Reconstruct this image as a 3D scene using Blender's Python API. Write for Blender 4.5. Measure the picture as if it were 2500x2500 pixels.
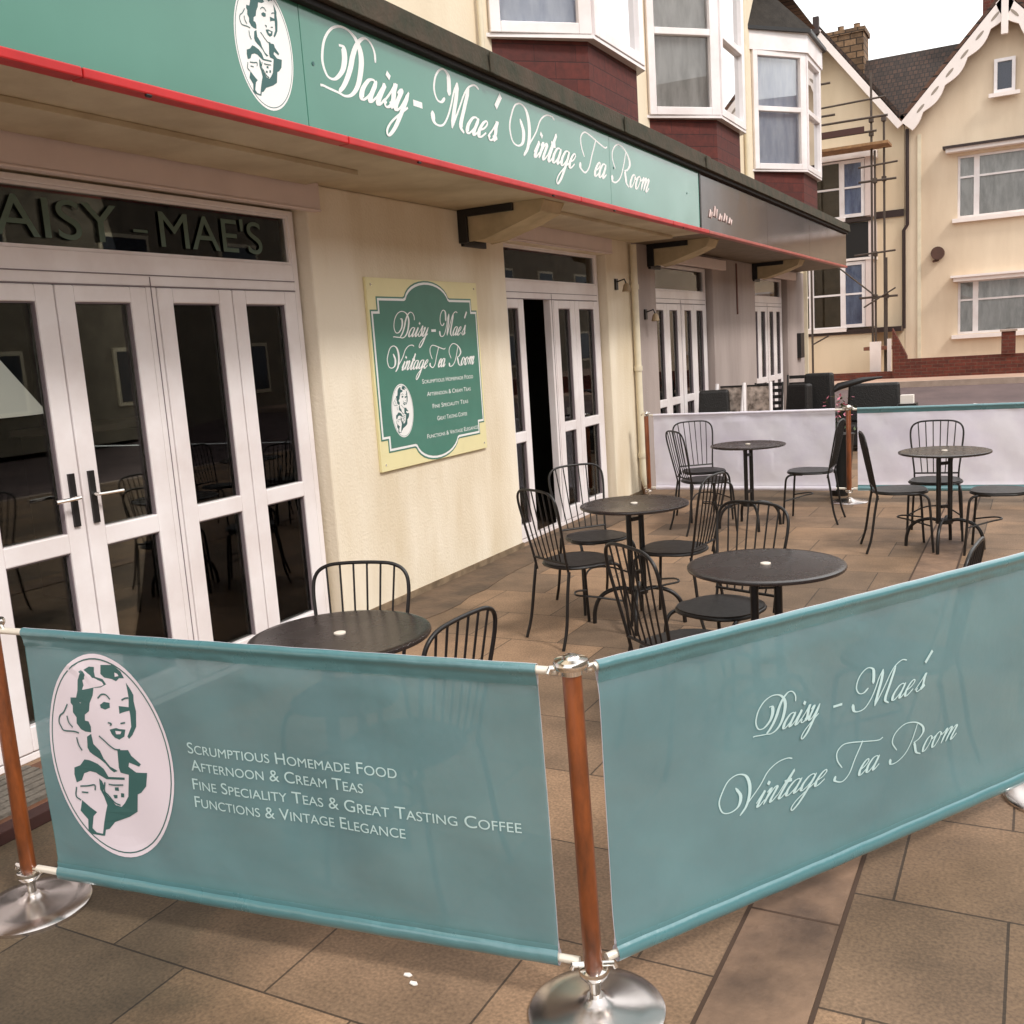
import bpy, bmesh, math, random
from math import sin, cos, pi, radians, sqrt, atan2
from mathutils import Vector, Matrix
from mathutils.geometry import tessellate_polygon
random.seed(7)
S = bpy.context.scene
C = S.collection
for o in list(bpy.data.objects):
    bpy.data.objects.remove(o)

# ---------------------------------------------------------------- camera
cam = bpy.data.cameras.new('camera'); camo = bpy.data.objects.new('camera', cam); C.objects.link(camo)
cam.sensor_width = 36; cam.lens = 36*2408.2/2500
cam.clip_start = .05; cam.clip_end = 600
yaw, pitch, roll = -.49418892, .16170067, -.06707348
fw = Vector((sin(yaw)*cos(pitch), cos(yaw)*cos(pitch), -sin(pitch)))
rt = Vector((cos(yaw), -sin(yaw), 0)); up = rt.cross(fw)
r2 = rt*cos(roll)+up*sin(roll); u2 = -rt*sin(roll)+up*cos(roll)
m = Matrix((r2, u2, -fw)).transposed().to_4x4(); m.translation = (3.814, 0, 1.65)
camo.matrix_world = m
S.camera = camo
# ---------------------------------------------------------------- sky (overcast) and sun
SUN_EL, SUN_AZ = radians(48), radians(110)      # azimuth measured from +Y towards +X
w = bpy.data.worlds.new('World'); S.world = w; w.use_nodes = True
nt = w.node_tree; nt.nodes.clear()
sky = nt.nodes.new('ShaderNodeTexSky'); sky.sky_type = 'NISHITA'; sky.sun_disc = False
sky.sun_elevation = SUN_EL; sky.sun_rotation = SUN_AZ; sky.air_density = 1.2; sky.dust_density = 3
mix = nt.nodes.new('ShaderNodeMix'); mix.data_type = 'RGBA'; mix.inputs[0].default_value = .86
tc = nt.nodes.new('ShaderNodeTexCoord'); ns = nt.nodes.new('ShaderNodeTexNoise'); ns.inputs['Scale'].default_value = 1.6; ns.inputs['Detail'].default_value = 5
cr = nt.nodes.new('ShaderNodeValToRGB')
cr.color_ramp.elements[0].position = .3; cr.color_ramp.elements[0].color = (.70, .70, .69, 1)
cr.color_ramp.elements[1].position = .7; cr.color_ramp.elements[1].color = (1.0, .99, .965, 1)
mul = nt.nodes.new('ShaderNodeVectorMath'); mul.operation = 'SCALE'; mul.inputs['Scale'].default_value = 13.8
bg = nt.nodes.new('ShaderNodeBackground'); bg.inputs['Strength'].default_value = .1
out = nt.nodes.new('ShaderNodeOutputWorld')
L = nt.links.new
L(tc.outputs['Generated'], ns.inputs['Vector']); L(ns.outputs['Fac'], cr.inputs['Fac']); L(cr.outputs['Color'], mul.inputs[0])
L(sky.outputs['Color'], mix.inputs[6]); L(mul.outputs['Vector'], mix.inputs[7]); L(mix.outputs[2], bg.inputs['Color']); L(bg.outputs['Background'], out.inputs['Surface'])
sl = bpy.data.lights.new('sun', 'SUN'); sl.energy = 1.5; sl.angle = radians(10); sl.color = (1, .955, .91)
so = bpy.data.objects.new('sun', sl); C.objects.link(so)
sd = Vector((sin(SUN_AZ)*cos(SUN_EL), cos(SUN_AZ)*cos(SUN_EL), sin(SUN_EL)))
so.rotation_euler = (-sd).to_track_quat('-Z', 'Y').to_euler(); so.location = (10, -6, 14)
S.render.engine = 'CYCLES'
S.view_settings.view_transform = 'Standard'; S.view_settings.look = 'None'
S.view_settings.exposure = .66; S.view_settings.gamma = 1
S.render.resolution_x = S.render.resolution_y = 1024

# ---------------------------------------------------------------- materials
def lin(r, g, b):
    f = lambda c: (c/255/12.92 if c/255 <= .04045 else ((c/255+.055)/1.055)**2.4)
    return (f(r), f(g), f(b), 1)
def mat(name, col, rough=.6, metal=0, var=0, vscale=6, bump=0, bscale=60, col2=None, coat=0, spec=.5, streak=0, transp=0):
    """principled material with colour mottling (var), optional second stain colour, bump"""
    M = bpy.data.materials.new(name); M.use_nodes = True; t = M.node_tree; p = t.nodes['Principled BSDF']
    p.inputs['Base Color'].default_value = col; p.inputs['Roughness'].default_value = rough
    p.inputs['Metallic'].default_value = metal; p.inputs['Coat Weight'].default_value = coat
    p.inputs['Specular IOR Level'].default_value = spec
    k = t.links.new; tc = t.nodes.new('ShaderNodeTexCoord')
    if var or col2:
        n = t.nodes.new('ShaderNodeTexNoise'); n.inputs['Scale'].default_value = vscale; n.inputs['Detail'].default_value = 7; n.inputs['Roughness'].default_value = .6
        mp = t.nodes.new('ShaderNodeMapping'); mp.inputs['Scale'].default_value = (1, 1, .25 if streak else 1)
        k(tc.outputs['Object'], mp.inputs['Vector']); k(mp.outputs['Vector'], n.inputs['Vector'])
        r = t.nodes.new('ShaderNodeValToRGB')
        c2 = col2 or tuple(max(0, c*(1-var)) for c in col[:3])+(1,)
        r.color_ramp.elements[0].position = .32; r.color_ramp.elements[0].color = c2
        r.color_ramp.elements[1].position = .62; r.color_ramp.elements[1].color = col
        k(n.outputs['Fac'], r.inputs['Fac']); k(r.outputs['Color'], p.inputs['Base Color'])
        rr = t.nodes.new('ShaderNodeMapRange'); rr.inputs['To Min'].default_value = min(1, rough+.12); rr.inputs['To Max'].default_value = max(.03, rough-.06)
        k(n.outputs['Fac'], rr.inputs['Value']); k(rr.outputs['Result'], p.inputs['Roughness'])
    if bump:
        n2 = t.nodes.new('ShaderNodeTexNoise'); n2.inputs['Scale'].default_value = bscale; n2.inputs['Detail'].default_value = 4
        b = t.nodes.new('ShaderNodeBump'); b.inputs['Strength'].default_value = min(1, bump); b.inputs['Distance'].default_value = .01
        k(tc.outputs['Object'], n2.inputs['Vector']); k(n2.outputs['Fac'], b.inputs['Height']); k(b.outputs['Normal'], p.inputs['Normal'])
    if transp:
        tr = t.nodes.new('ShaderNodeBsdfTransparent'); mx = t.nodes.new('ShaderNodeMixShader'); mx.inputs[0].default_value = transp
        o = t.nodes['Material Output']; k(p.outputs[0], mx.inputs[1]); k(tr.outputs[0], mx.inputs[2]); k(mx.outputs[0], o.inputs['Surface'])
    return M
def brickmat(name, c1, c2, mortar, bw, rh, ms=.012, off=.5, scale=1, rough=.8, loc=(0, 0, 0), axes='xy', bump=.5, var=.25, nscale=9, freq=2, blotch=None):
    M = bpy.data.materials.new(name); M.use_nodes = True; t = M.node_tree; p = t.nodes['Principled BSDF']; k = t.links.new
    tc = t.nodes.new('ShaderNodeTexCoord'); sp = t.nodes.new('ShaderNodeSeparateXYZ'); cb = t.nodes.new('ShaderNodeCombineXYZ')
    k(tc.outputs['Object'], sp.inputs[0])
    ix = {'x': 'X', 'y': 'Y', 'z': 'Z'}
    if axes[0] == 's':       # sum of x and y: works on walls of any heading
        ad = t.nodes.new('ShaderNodeMath'); k(sp.outputs['X'], ad.inputs[0]); k(sp.outputs['Y'], ad.inputs[1]); k(ad.outputs[0], cb.inputs['X'])
    else: k(sp.outputs[ix[axes[0]]], cb.inputs['X'])
    k(sp.outputs[ix[axes[1]]], cb.inputs['Y'])
    mp = t.nodes.new('ShaderNodeMapping'); mp.inputs['Location'].default_value = loc
    k(cb.outputs[0], mp.inputs['Vector'])
    b = t.nodes.new('ShaderNodeTexBrick'); b.offset = off; b.offset_frequency = freq
    b.inputs['Color1'].default_value = c1; b.inputs['Color2'].default_value = c2; b.inputs['Mortar'].default_value = mortar
    b.inputs['Scale'].default_value = scale; b.inputs['Brick Width'].default_value = bw; b.inputs['Row Height'].default_value = rh
    b.inputs['Mortar Size'].default_value = ms; b.inputs['Mortar Smooth'].default_value = .15; b.inputs['Bias'].default_value = 0
    k(mp.outputs[0], b.inputs['Vector'])
    n = t.nodes.new('ShaderNodeTexNoise'); n.inputs['Scale'].default_value = nscale; n.inputs['Detail'].default_value = 9; n.inputs['Roughness'].default_value = .65
    k(tc.outputs['Object'], n.inputs['Vector'])
    mr = t.nodes.new('ShaderNodeMapRange'); mr.inputs['From Min'].default_value = .3; mr.inputs['From Max'].default_value = .7
    mr.inputs['To Min'].default_value = 1-var; mr.inputs['To Max'].default_value = 1+var*.6; k(n.outputs['Fac'], mr.inputs['Value'])
    ml = t.nodes.new('ShaderNodeMix'); ml.data_type = 'RGBA'; ml.blend_type = 'MULTIPLY'; ml.inputs[0].default_value = 1
    k(b.outputs['Color'], ml.inputs[6]); k(mr.outputs['Result'], ml.inputs[7]); last = ml.outputs[2]
    if blotch:
        n3 = t.nodes.new('ShaderNodeTexNoise'); n3.inputs['Scale'].default_value = .55; n3.inputs['Detail'].default_value = 5
        k(tc.outputs['Object'], n3.inputs['Vector'])
        m3 = t.nodes.new('ShaderNodeMapRange'); m3.inputs['From Min'].default_value = .47; m3.inputs['From Max'].default_value = .60; k(n3.outputs['Fac'], m3.inputs['Value'])
        mx = t.nodes.new('ShaderNodeMix'); mx.data_type = 'RGBA'; mx.blend_type = 'MULTIPLY'; mx.inputs[7].default_value = blotch
        k(m3.outputs[0], mx.inputs[0]); k(last, mx.inputs[6]); last = mx.outputs[2]
        sb = t.nodes.new('ShaderNodeVectorMath'); sb.operation = 'DISTANCE'; sb.inputs[1].default_value = (.85, 1.15, 0); k(tc.outputs['Object'], sb.inputs[0])  # darker rounded patch with a noise-broken edge, near the front left
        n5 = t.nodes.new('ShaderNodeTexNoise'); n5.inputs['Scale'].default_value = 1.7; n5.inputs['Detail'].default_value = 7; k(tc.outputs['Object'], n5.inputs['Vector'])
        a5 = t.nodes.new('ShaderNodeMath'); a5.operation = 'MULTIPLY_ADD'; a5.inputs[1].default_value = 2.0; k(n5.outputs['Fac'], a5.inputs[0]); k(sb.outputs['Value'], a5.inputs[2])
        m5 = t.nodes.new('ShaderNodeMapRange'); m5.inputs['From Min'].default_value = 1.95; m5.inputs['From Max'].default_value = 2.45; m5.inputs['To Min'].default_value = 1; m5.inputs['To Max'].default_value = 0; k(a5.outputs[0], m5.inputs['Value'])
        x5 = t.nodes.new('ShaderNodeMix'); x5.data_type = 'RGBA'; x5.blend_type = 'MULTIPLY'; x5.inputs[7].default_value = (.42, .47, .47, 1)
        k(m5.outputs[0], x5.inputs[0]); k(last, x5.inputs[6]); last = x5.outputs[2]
        # fine speckle of the concrete aggregate
        n4 = t.nodes.new('ShaderNodeTexNoise'); n4.inputs['Scale'].default_value = 100; n4.inputs['Detail'].default_value = 3
        k(tc.outputs['Object'], n4.inputs['Vector'])
        m4 = t.nodes.new('ShaderNodeMapRange'); m4.inputs['From Min'].default_value = .3; m4.inputs['From Max'].default_value = .7; m4.inputs['To Min'].default_value = .68; m4.inputs['To Max'].default_value = 1.26; k(n4.outputs['Fac'], m4.inputs['Value'])
        mm = t.nodes.new('ShaderNodeMix'); mm.data_type = 'RGBA'; mm.blend_type = 'MULTIPLY'; mm.inputs[0].default_value = 1
        k(last, mm.inputs[6]); k(m4.outputs[0], mm.inputs[7]); last = mm.outputs[2]
    k(last, p.inputs['Base Color']); p.inputs['Roughness'].default_value = rough
    iv = t.nodes.new('ShaderNodeMath'); iv.operation = 'SUBTRACT'; iv.inputs[0].default_value = 1; k(b.outputs['Fac'], iv.inputs[1])
    ad = t.nodes.new('ShaderNodeMath'); ad.operation = 'MULTIPLY_ADD'; ad.inputs[1].default_value = .25; k(n.outputs['Fac'], ad.inputs[0]); k(iv.outputs[0], ad.inputs[2])
    bp = t.nodes.new('ShaderNodeBump'); bp.inputs['Strength'].default_value = bump; bp.inputs['Distance'].default_value = .01
    k(ad.outputs[0], bp.inputs['Height']); k(bp.outputs['Normal'], p.inputs['Normal'])
    return M
def glassmat(name, tint=(.75, .78, .76, 1), ior=1.5, rough=.01):
    M = bpy.data.materials.new(name); M.use_nodes = True; t = M.node_tree; t.nodes.remove(t.nodes['Principled BSDF']); k = t.links.new
    tr = t.nodes.new('ShaderNodeBsdfTransparent'); tr.inputs[0].default_value = tint
    gl = t.nodes.new('ShaderNodeBsdfGlossy'); gl.inputs['Roughness'].default_value = rough
    fr = t.nodes.new('ShaderNodeFresnel'); fr.inputs['IOR'].default_value = ior
    mx = t.nodes.new('ShaderNodeMixShader'); k(fr.outputs[0], mx.inputs[0]); k(tr.outputs[0], mx.inputs[1]); k(gl.outputs[0], mx.inputs[2])
    k(mx.outputs[0], t.nodes['Material Output'].inputs['Surface'])
    return M

CREAM = mat('cream_render', lin(236, 225, 205), .85, var=.0, col2=lin(212, 195, 165), vscale=1.5, bump=.35, bscale=55, streak=1)
CREAM_UP = mat('cream_render_upper', lin(235, 221, 196), .85, col2=lin(220, 203, 176), vscale=1.1, bump=.25, bscale=40, streak=1)
MAUVE = mat('mauve_grey_render', lin(176, 162, 156), .85, col2=lin(146, 133, 127), vscale=1.2, bump=.35, bscale=55, streak=1)
HOUSE = mat('house_cream_render', lin(230, 211, 186), .9, col2=lin(208, 186, 160), vscale=.7, bump=.3, bscale=30, streak=1)
HOUSE2 = mat('house_ochre_render', lin(224, 206, 178), .9, col2=lin(206, 186, 156), vscale=.7, bump=.3, bscale=30, streak=1)
SOFFIT = mat('soffit_board', lin(200, 186, 158), .6, col2=lin(174, 158, 130), vscale=2.2, bump=.1)
UPVC = mat('white_upvc', lin(240, 234, 234), .32, col2=lin(224, 214, 212), vscale=2.2, coat=.15)
UPVC_SEAL = mat('grey_gasket', lin(120, 108, 112), .6)
BOX = mat('shutter_box_paint', lin(224, 206, 200), .45, var=.08, vscale=3)
RED = mat('red_trim_paint', lin(198, 34, 36), .35, var=.2, vscale=5)
GREEN = mat('green_sign_acrylic', lin(72, 132, 114), .14, var=.08, vscale=1.5, coat=.45, spec=.5)
BROWNSIGN = mat('brown_sign_acrylic', lin(62, 45, 40), .10, var=.15, vscale=2, spec=.25)
WHITE_V = mat('white_vinyl', lin(240, 240, 238), .4)
TEAL_V = mat('teal_print', lin(58, 98, 96), .45)
COPING = mat('mossy_coping', lin(70, 58, 44), .85, col2=lin(48, 50, 36), vscale=6, bump=.5, bscale=40)
BLACKM = mat('black_paint_metal', lin(26, 24, 24), .4, var=.2)
BLACKD = mat('coping_shadow_and_dark_panel', lin(20, 17, 16), .7)
TILE = brickmat('red_brown_hung_tiles', lin(92, 34, 25), lin(80, 29, 22), lin(54, 20, 16), .5, .13, .004, axes='sz', rough=.75, var=.35, nscale=14)
ROOFT = brickmat('dark_roof_tiles', lin(72, 52, 42), lin(52, 40, 34), lin(34, 27, 23), .11, .13, .012, axes='xz', rough=.85, var=.4, nscale=8)
ROOFB = brickmat('brown_roof_tiles', lin(104, 74, 58), lin(78, 56, 46), lin(40, 30, 26), .2, .24, .02, axes='yz', rough=.85, var=.4, nscale=8)
BRICK = brickmat('red_brick', lin(104, 48, 34), lin(84, 38, 28), lin(96, 70, 58), .225, .075, .006, axes='sz', rough=.85, var=.35, nscale=12)
STONE = brickmat('weathered_stone', lin(150, 118, 88), lin(96, 74, 54), lin(60, 46, 34), .3, .16, .015, axes='sz', rough=.9, var=.5, nscale=9)
PAVE = brickmat('concrete_slabs', lin(154, 123, 95), lin(116, 95, 76), lin(74, 58, 44), .58, .515, .0036, loc=(-1.43+.58*10, -2.28+.515*20, 0), rough=.72, bump=.3, var=.30, nscale=3.5, blotch=(.66, .66, .64, 1))
PAVE2 = brickmat('concrete_slabs_street_side', lin(154, 123, 95), lin(116, 95, 76), lin(74, 58, 44), .60, .555, .0042, loc=(-3.77+.6*10+.3, -2.26+.555*20, 0), rough=.72, bump=.3, var=.30, nscale=3.5, blotch=(.66, .66, .64, 1))
CHANNEL = mat('channel_concrete', lin(140, 112, 90), .7, col2=lin(84, 66, 54), vscale=2.6, bump=.5, bscale=30)
ASPH = mat('asphalt', lin(108, 90, 88), .85, col2=lin(86, 72, 72), vscale=.8, bump=.5, bscale=120)
FOOT = mat('footpath_concrete', lin(186, 154, 134), .85, col2=lin(160, 130, 112), vscale=1)
KERB = mat('kerb_stone', lin(170, 150, 136), .8, var=.2, bump=.3)
WOOD = mat('varnished_wood', lin(136, 70, 28), .4, col2=lin(84, 42, 16), vscale=26, streak=1, coat=.5)
STEEL = mat('brushed_steel', lin(212, 204, 200), .2, metal=1, var=.12, vscale=4, bump=.04, bscale=200)
CHROME = mat('chrome', lin(232, 228, 222), .12, metal=1)
RODM = mat('white_rod', lin(232, 224, 210), .3, metal=.3)
IRON = mat('dark_brown_iron', lin(22, 17, 15), .36, var=.3, vscale=20, bump=.1, bscale=150)
TOP = mat('brown_tabletop', lin(42, 33, 31), .24, col2=lin(34, 27, 24), vscale=4, bump=.03, bscale=160, spec=.6)
PLUG = mat('plastic_plug', lin(226, 214, 200), .4)
TEALF = mat('teal_banner_fabric', lin(74, 129, 132), .36, col2=lin(68, 120, 122), vscale=2.4, bump=.8, bscale=5, transp=.32, coat=.3)
TEALS = mat('teal_banner_sleeve', lin(78, 126, 132), .26, var=.1, vscale=4, bump=.5, bscale=14, coat=1, spec=.9)
LINEF = mat('white_banner_lining', lin(248, 243, 252), .6, col2=lin(234, 226, 242), vscale=2.5, bump=.8, bscale=4, transp=.24)
PRINT_W = mat('white_fabric_print', lin(226, 214, 222), .5)
PRINT_T = mat('pale_fabric_lettering', lin(186, 212, 212), .55)
GLASS = glassmat('dark_door_glass', tint=(.86, .88, .84, 1))
GLASSB = glassmat('bay_glass', tint=(.95, .96, .97, 1), ior=1.42)
GLASSF = glassmat('house_glass', tint=(.88, .89, .9, 1), ior=1.45)
ETCH = mat('etched_lettering', lin(92, 112, 100), .7)
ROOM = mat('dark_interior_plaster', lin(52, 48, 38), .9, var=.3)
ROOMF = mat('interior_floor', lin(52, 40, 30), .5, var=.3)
CURT = mat('net_curtain', lin(240, 243, 252), .8, col2=lin(204, 210, 228), vscale=9, streak=1)
CURTG = mat('grey_net_curtain', lin(230, 224, 216), .8, col2=lin(190, 184, 176), vscale=9, streak=1)
CURTB = mat('brown_blind', lin(92, 78, 58), .8, var=.35, vscale=5)
CURTBL = mat('blue_curtain', lin(176, 196, 236), .8, col2=lin(110, 126, 170), vscale=6, streak=1)
PLAQ = mat('pale_yellow_board', lin(232, 222, 172), .45, var=.05)
PLAQG = mat('plaque_green', lin(74, 128, 112), .35, var=.08, coat=.2)
PIPE = mat('cream_pipe_paint', lin(226, 214, 188), .5, var=.12)
PIPED = mat('dark_pipe_paint', lin(44, 26, 22), .5)
BARGE = mat('white_bargeboard_paint', lin(238, 226, 220), .5, var=.05)
WICKER = mat('black_wicker', lin(28, 24, 22), .5, var=.4, vscale=40, bump=.6, bscale=60)
POSTER = mat('poster_print', lin(206, 188, 176), .5, col2=lin(70, 60, 52), vscale=11)
PINK = mat('pink_petals', lin(222, 130, 150), .6)
LEAF = mat('leaf_green', lin(70, 84, 48), .6, var=.3)
PLANK = mat('scaffold_plank', lin(160, 122, 84), .8, col2=lin(120, 88, 60), vscale=6)
GALV = mat('galvanised_tube', lin(84, 72, 64), .45, metal=.4, var=.3)
LAMPS = mat('lampshade_cloth', lin(226, 216, 206), .8)
PAPER = mat('white_paper', lin(235, 228, 220), .7)
MATM = mat('ribbed_doormat', lin(110, 102, 92), .9, var=.4, vscale=30, bump=.6, bscale=80)
TERRA = mat('brown_step_tile', lin(104, 68, 48), .7, var=.3)

# ---------------------------------------------------------------- mesh helpers
class MB:
    def __init__(s): s.v = []; s.f = []; s.m = []
    def add(s, vs, fs, mi=0):
        o = len(s.v); s.v += [tuple(v) for v in vs]
        for f in fs: s.f.append(tuple(o+i for i in f)); s.m.append(mi)
    def box(s, x0, y0, z0, x1, y1, z1, mi=0):
        s.add([(x0,y0,z0),(x1,y0,z0),(x1,y1,z0),(x0,y1,z0),(x0,y0,z1),(x1,y0,z1),(x1,y1,z1),(x0,y1,z1)],
              [(0,3,2,1),(4,5,6,7),(0,1,5,4),(1,2,6,5),(2,3,7,6),(3,0,4,7)], mi)
    def hexa(s, b, t, mi=0):       # bottom quad, top quad
        s.add(list(b)+list(t), [(0,3,2,1),(4,5,6,7),(0,1,5,4),(1,2,6,5),(2,3,7,6),(3,0,4,7)], mi)
    def prism(s, poly, off, mi=0): # planar polygon (3-D points) extruded by vector off
        n = len(poly); P = [Vector(p) for p in poly]; o = Vector(off)
        tri = tessellate_polygon([P])
        s.add(P+[p+o for p in P], [tuple(t) for t in tri]+[tuple(n+i for i in reversed(t)) for t in tri]+[(i,(i+1)%n,(i+1)%n+n,i+n) for i in range(n)], mi)
    def tube(s, pts, r, n=8, mi=0, closed=False):
        P = [Vector(p) for p in pts]; N = len(P); base = len(s.v); prev = None
        rs = r if isinstance(r, (list, tuple)) else [r]*N
        for i in range(N):
            a = P[i-1] if (i > 0 or closed) else P[i]; b = P[(i+1) % N] if (i < N-1 or closed) else P[i]
            t = (b-a).normalized()
            if prev is None:
                q = Vector((0, 0, 1)) if abs(t.z) < .9 else Vector((1, 0, 0)); e = t.cross(q).normalized()
            else: e = (prev - t*prev.dot(t)).normalized()
            prev = e; g = t.cross(e)
            for k in range(n): s.v.append(tuple(P[i]+(e*cos(2*pi*k/n)+g*sin(2*pi*k/n))*rs[i]))
        for i in range(N if closed else N-1):
            j = (i+1) % N
            for k in range(n):
                s.f.append((base+i*n+k, base+i*n+(k+1)%n, base+j*n+(k+1)%n, base+j*n+k)); s.m.append(mi)
        if not closed:
            s.f.append(tuple(base+k for k in reversed(range(n)))); s.m.append(mi)
            s.f.append(tuple(base+(N-1)*n+k for k in range(n))); s.m.append(mi)
    def lathe(s, prof, cx=0, cy=0, n=40, mi=0):
        base = len(s.v)
        for r, z in prof:
            for k in range(n): s.v.append((cx+r*cos(2*pi*k/n), cy+r*sin(2*pi*k/n), z))
        for i in range(len(prof)-1):
            for k in range(n):
                s.f.append((base+i*n+k, base+i*n+(k+1)%n, base+(i+1)*n+(k+1)%n, base+(i+1)*n+k)); s.m.append(mi)
        s.f.append(tuple(base+k for k in reversed(range(n)))); s.m.append(mi)
        s.f.append(tuple(base+(len(prof)-1)*n+k for k in range(n))); s.m.append(mi)
    def build(s, name, mats, parent=None, smooth=False, bevel=0, label=None):
        me = bpy.data.meshes.new(name); off = Vector(parent_world(parent)) if parent else Vector((0, 0, 0))
        me.from_pydata([tuple(Vector(v)-off) for v in s.v], [], s.f)
        mats = mats if isinstance(mats, (list, tuple)) else [mats]
        for q in mats: me.materials.append(q)
        me.polygons.foreach_set('material_index', s.m)
        if smooth:
            me.polygons.foreach_set('use_smooth', [True]*len(me.polygons))
            try: me.set_sharp_from_angle(angle=radians(38))
            except Exception: pass
        me.update(); o = bpy.data.objects.new(name, me); C.objects.link(o)
        if parent: o.parent = parent
        if bevel:
            b = o.modifiers.new('bevel', 'BEVEL'); b.width = bevel; b.segments = 2; b.limit_method = 'ANGLE'
        if label: o['label'] = label
        return o
def parent_world(p):
    v = Vector((0, 0, 0))
    while p: v += p.location; p = p.parent
    return v
def thing(name, label, cat, loc=(0, 0, 0), rz=0, group=None):
    o = bpy.data.objects.new(name, None); C.objects.link(o); o.empty_display_size = .1
    o.location = loc; o.rotation_euler = (0, 0, rz); o['label'] = label; o['category'] = cat
    if group: o['group'] = group
    return o
def tag(o, label, cat, group=None):
    o['label'] = label; o['category'] = cat
    if group: o['group'] = group
    return o
def copy_tree(o, parent=None):
    c = o.copy(); C.objects.link(c)
    if parent: c.parent = parent; c.matrix_parent_inverse = o.matrix_parent_inverse.copy()
    for ch in [x for x in bpy.data.objects if x.parent == o]: copy_tree(ch, c)
    return c
def struct(o): o['kind'] = 'structure'; return o
def catmull(pts, k=8, closed=False):
    P = [Vector(p) for p in pts]; n = len(P); o = []
    for i in range(n if closed else n-1):
        p0 = P[i-1] if (i > 0 or closed) else P[0]*2-P[1]; p1 = P[i]; p2 = P[(i+1) % n]
        p3 = P[(i+2) % n] if (i+2 < n or closed) else P[n-1]*2-P[n-2]
        for j in range(k):
            t = j/k
            o.append(.5*((2*p1)+(p2-p0)*t+(2*p0-5*p1+4*p2-p3)*t*t+(3*p1-p0-3*p2+p3)*t**3))
    if not closed: o.append(P[-1])
    return o

# ---------------------------------------------------------------- the oval portrait emblem (unit oval coordinates) and the script lettering
EMB_DARK=[[(-0.028,0.877),(-0.113,0.877),(-0.193,0.849),(-0.278,0.803),(-0.331,0.737),(-0.356,0.636),(-0.397,0.569),(-0.498,0.564),(-0.511,0.513),(-0.48,0.486),(-0.497,0.42),(-0.446,0.372),(-0.461,0.313),(-0.4,0.258),(-0.33,0.24),(-0.231,0.239),(-0.217,0.297),(-0.242,0.346),(-0.303,0.35),(-0.288,0.409),(-0.205,0.449),(-0.173,0.53),(-0.106,0.604),(-0.076,0.677),(0.048,0.689),(0.14,0.721),(0.091,0.768),(-0.026,0.785),(-0.038,0.834)],[(0.087,0.902),(0.28,0.909),(0.334,0.884),(0.397,0.851),(0.437,0.79),(0.359,0.787),(0.304,0.756),(0.237,0.775),(0.119,0.784),(0.066,0.817)],[(0.457,0.749),(0.495,0.709),(0.523,0.675),(0.549,0.634),(0.536,0.577),(0.55,0.48),(0.516,0.33),(0.438,0.247),(0.375,0.205),(0.356,0.228),(0.438,0.325),(0.45,0.432),(0.445,0.517),(0.466,0.609),(0.463,0.672)],[(-0.004,0.52),(0.064,0.551),(0.153,0.545),(0.148,0.499),(0.07,0.477),(0.001,0.491)],[(0.291,0.52),(0.456,0.514),(0.449,0.482),(0.344,0.462),(0.286,0.445)],[(0.092,0.285),(0.2,0.305),(0.246,0.297),(0.341,0.295),(0.307,0.226),(0.221,0.192),(0.153,0.21),(0.113,0.243)],[(-0.317,0.19),(-0.235,0.224),(-0.228,0.123),(-0.138,0.063),(-0.1,-0.013),(-0.075,-0.035),(-0.014,-0.09),(0.1,-0.126),(0.034,-0.145),(-0.021,-0.119),(-0.082,-0.065),(-0.17,-0.02),(-0.261,0.011),(-0.317,0.037),(-0.344,0.079)],[(-0.437,-0.046),(-0.35,-0.048),(-0.22,-0.077),(-0.132,-0.122),(-0.077,-0.199),(0.195,-0.187),(0.189,-0.211),(-0.12,-0.225),(-0.177,-0.205),(-0.235,-0.187),(-0.28,-0.168),(-0.377,-0.16),(-0.485,-0.189),(-0.54,-0.26),(-0.635,-0.289),(-0.653,-0.208),(-0.636,-0.14),(-0.528,-0.111)],[(-0.244,-0.225),(-0.2,-0.251),(-0.177,-0.308),(-0.211,-0.348),(-0.159,-0.388),(-0.095,-0.435),(-0.045,-0.483),(0.051,-0.495),(0.122,-0.449),(0.2,-0.377),(0.275,-0.153),(0.145,-0.14),(0.132,-0.09),(0.16,0.085),(0.332,0.095),(0.367,0.041),(0.499,-0.037),(0.464,-0.061),(0.315,-0.028),(0.293,-0.072),(0.402,-0.123),(0.576,-0.118),(0.529,-0.251),(0.429,-0.323),(0.365,-0.343),(0.312,-0.522),(0.165,-0.585),(-0.098,-0.658),(-0.203,-0.733),(-0.268,-0.746),(-0.295,-0.809),(-0.333,-0.808),(-0.274,-0.665),(-0.225,-0.564),(-0.183,-0.494),(-0.212,-0.407),(-0.258,-0.336)],[(-0.59,-0.465),(-0.456,-0.537),(-0.371,-0.575),(-0.438,-0.618),(-0.487,-0.742),(-0.427,-0.782),(-0.316,-0.792),(-0.321,-0.811),(-0.495,-0.803),(-0.557,-0.77),(-0.535,-0.656),(-0.642,-0.574)],[(-0.002,-0.3),(0.06,-0.295),(0.058,-0.332),(-0.01,-0.333)],[(0.084,-0.352),(0.139,-0.352),(0.123,-0.393),(0.074,-0.393)],[(-0.052,-0.38),(0.017,-0.376),(0.009,-0.409),(-0.041,-0.413)]]
EMB_LIGHT=[[(0.3,0.84),(0.345,0.828),(0.358,0.808),(0.296,0.798)],[(0.181,0.277),(0.277,0.275),(0.256,0.248),(0.188,0.244)]]
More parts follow.
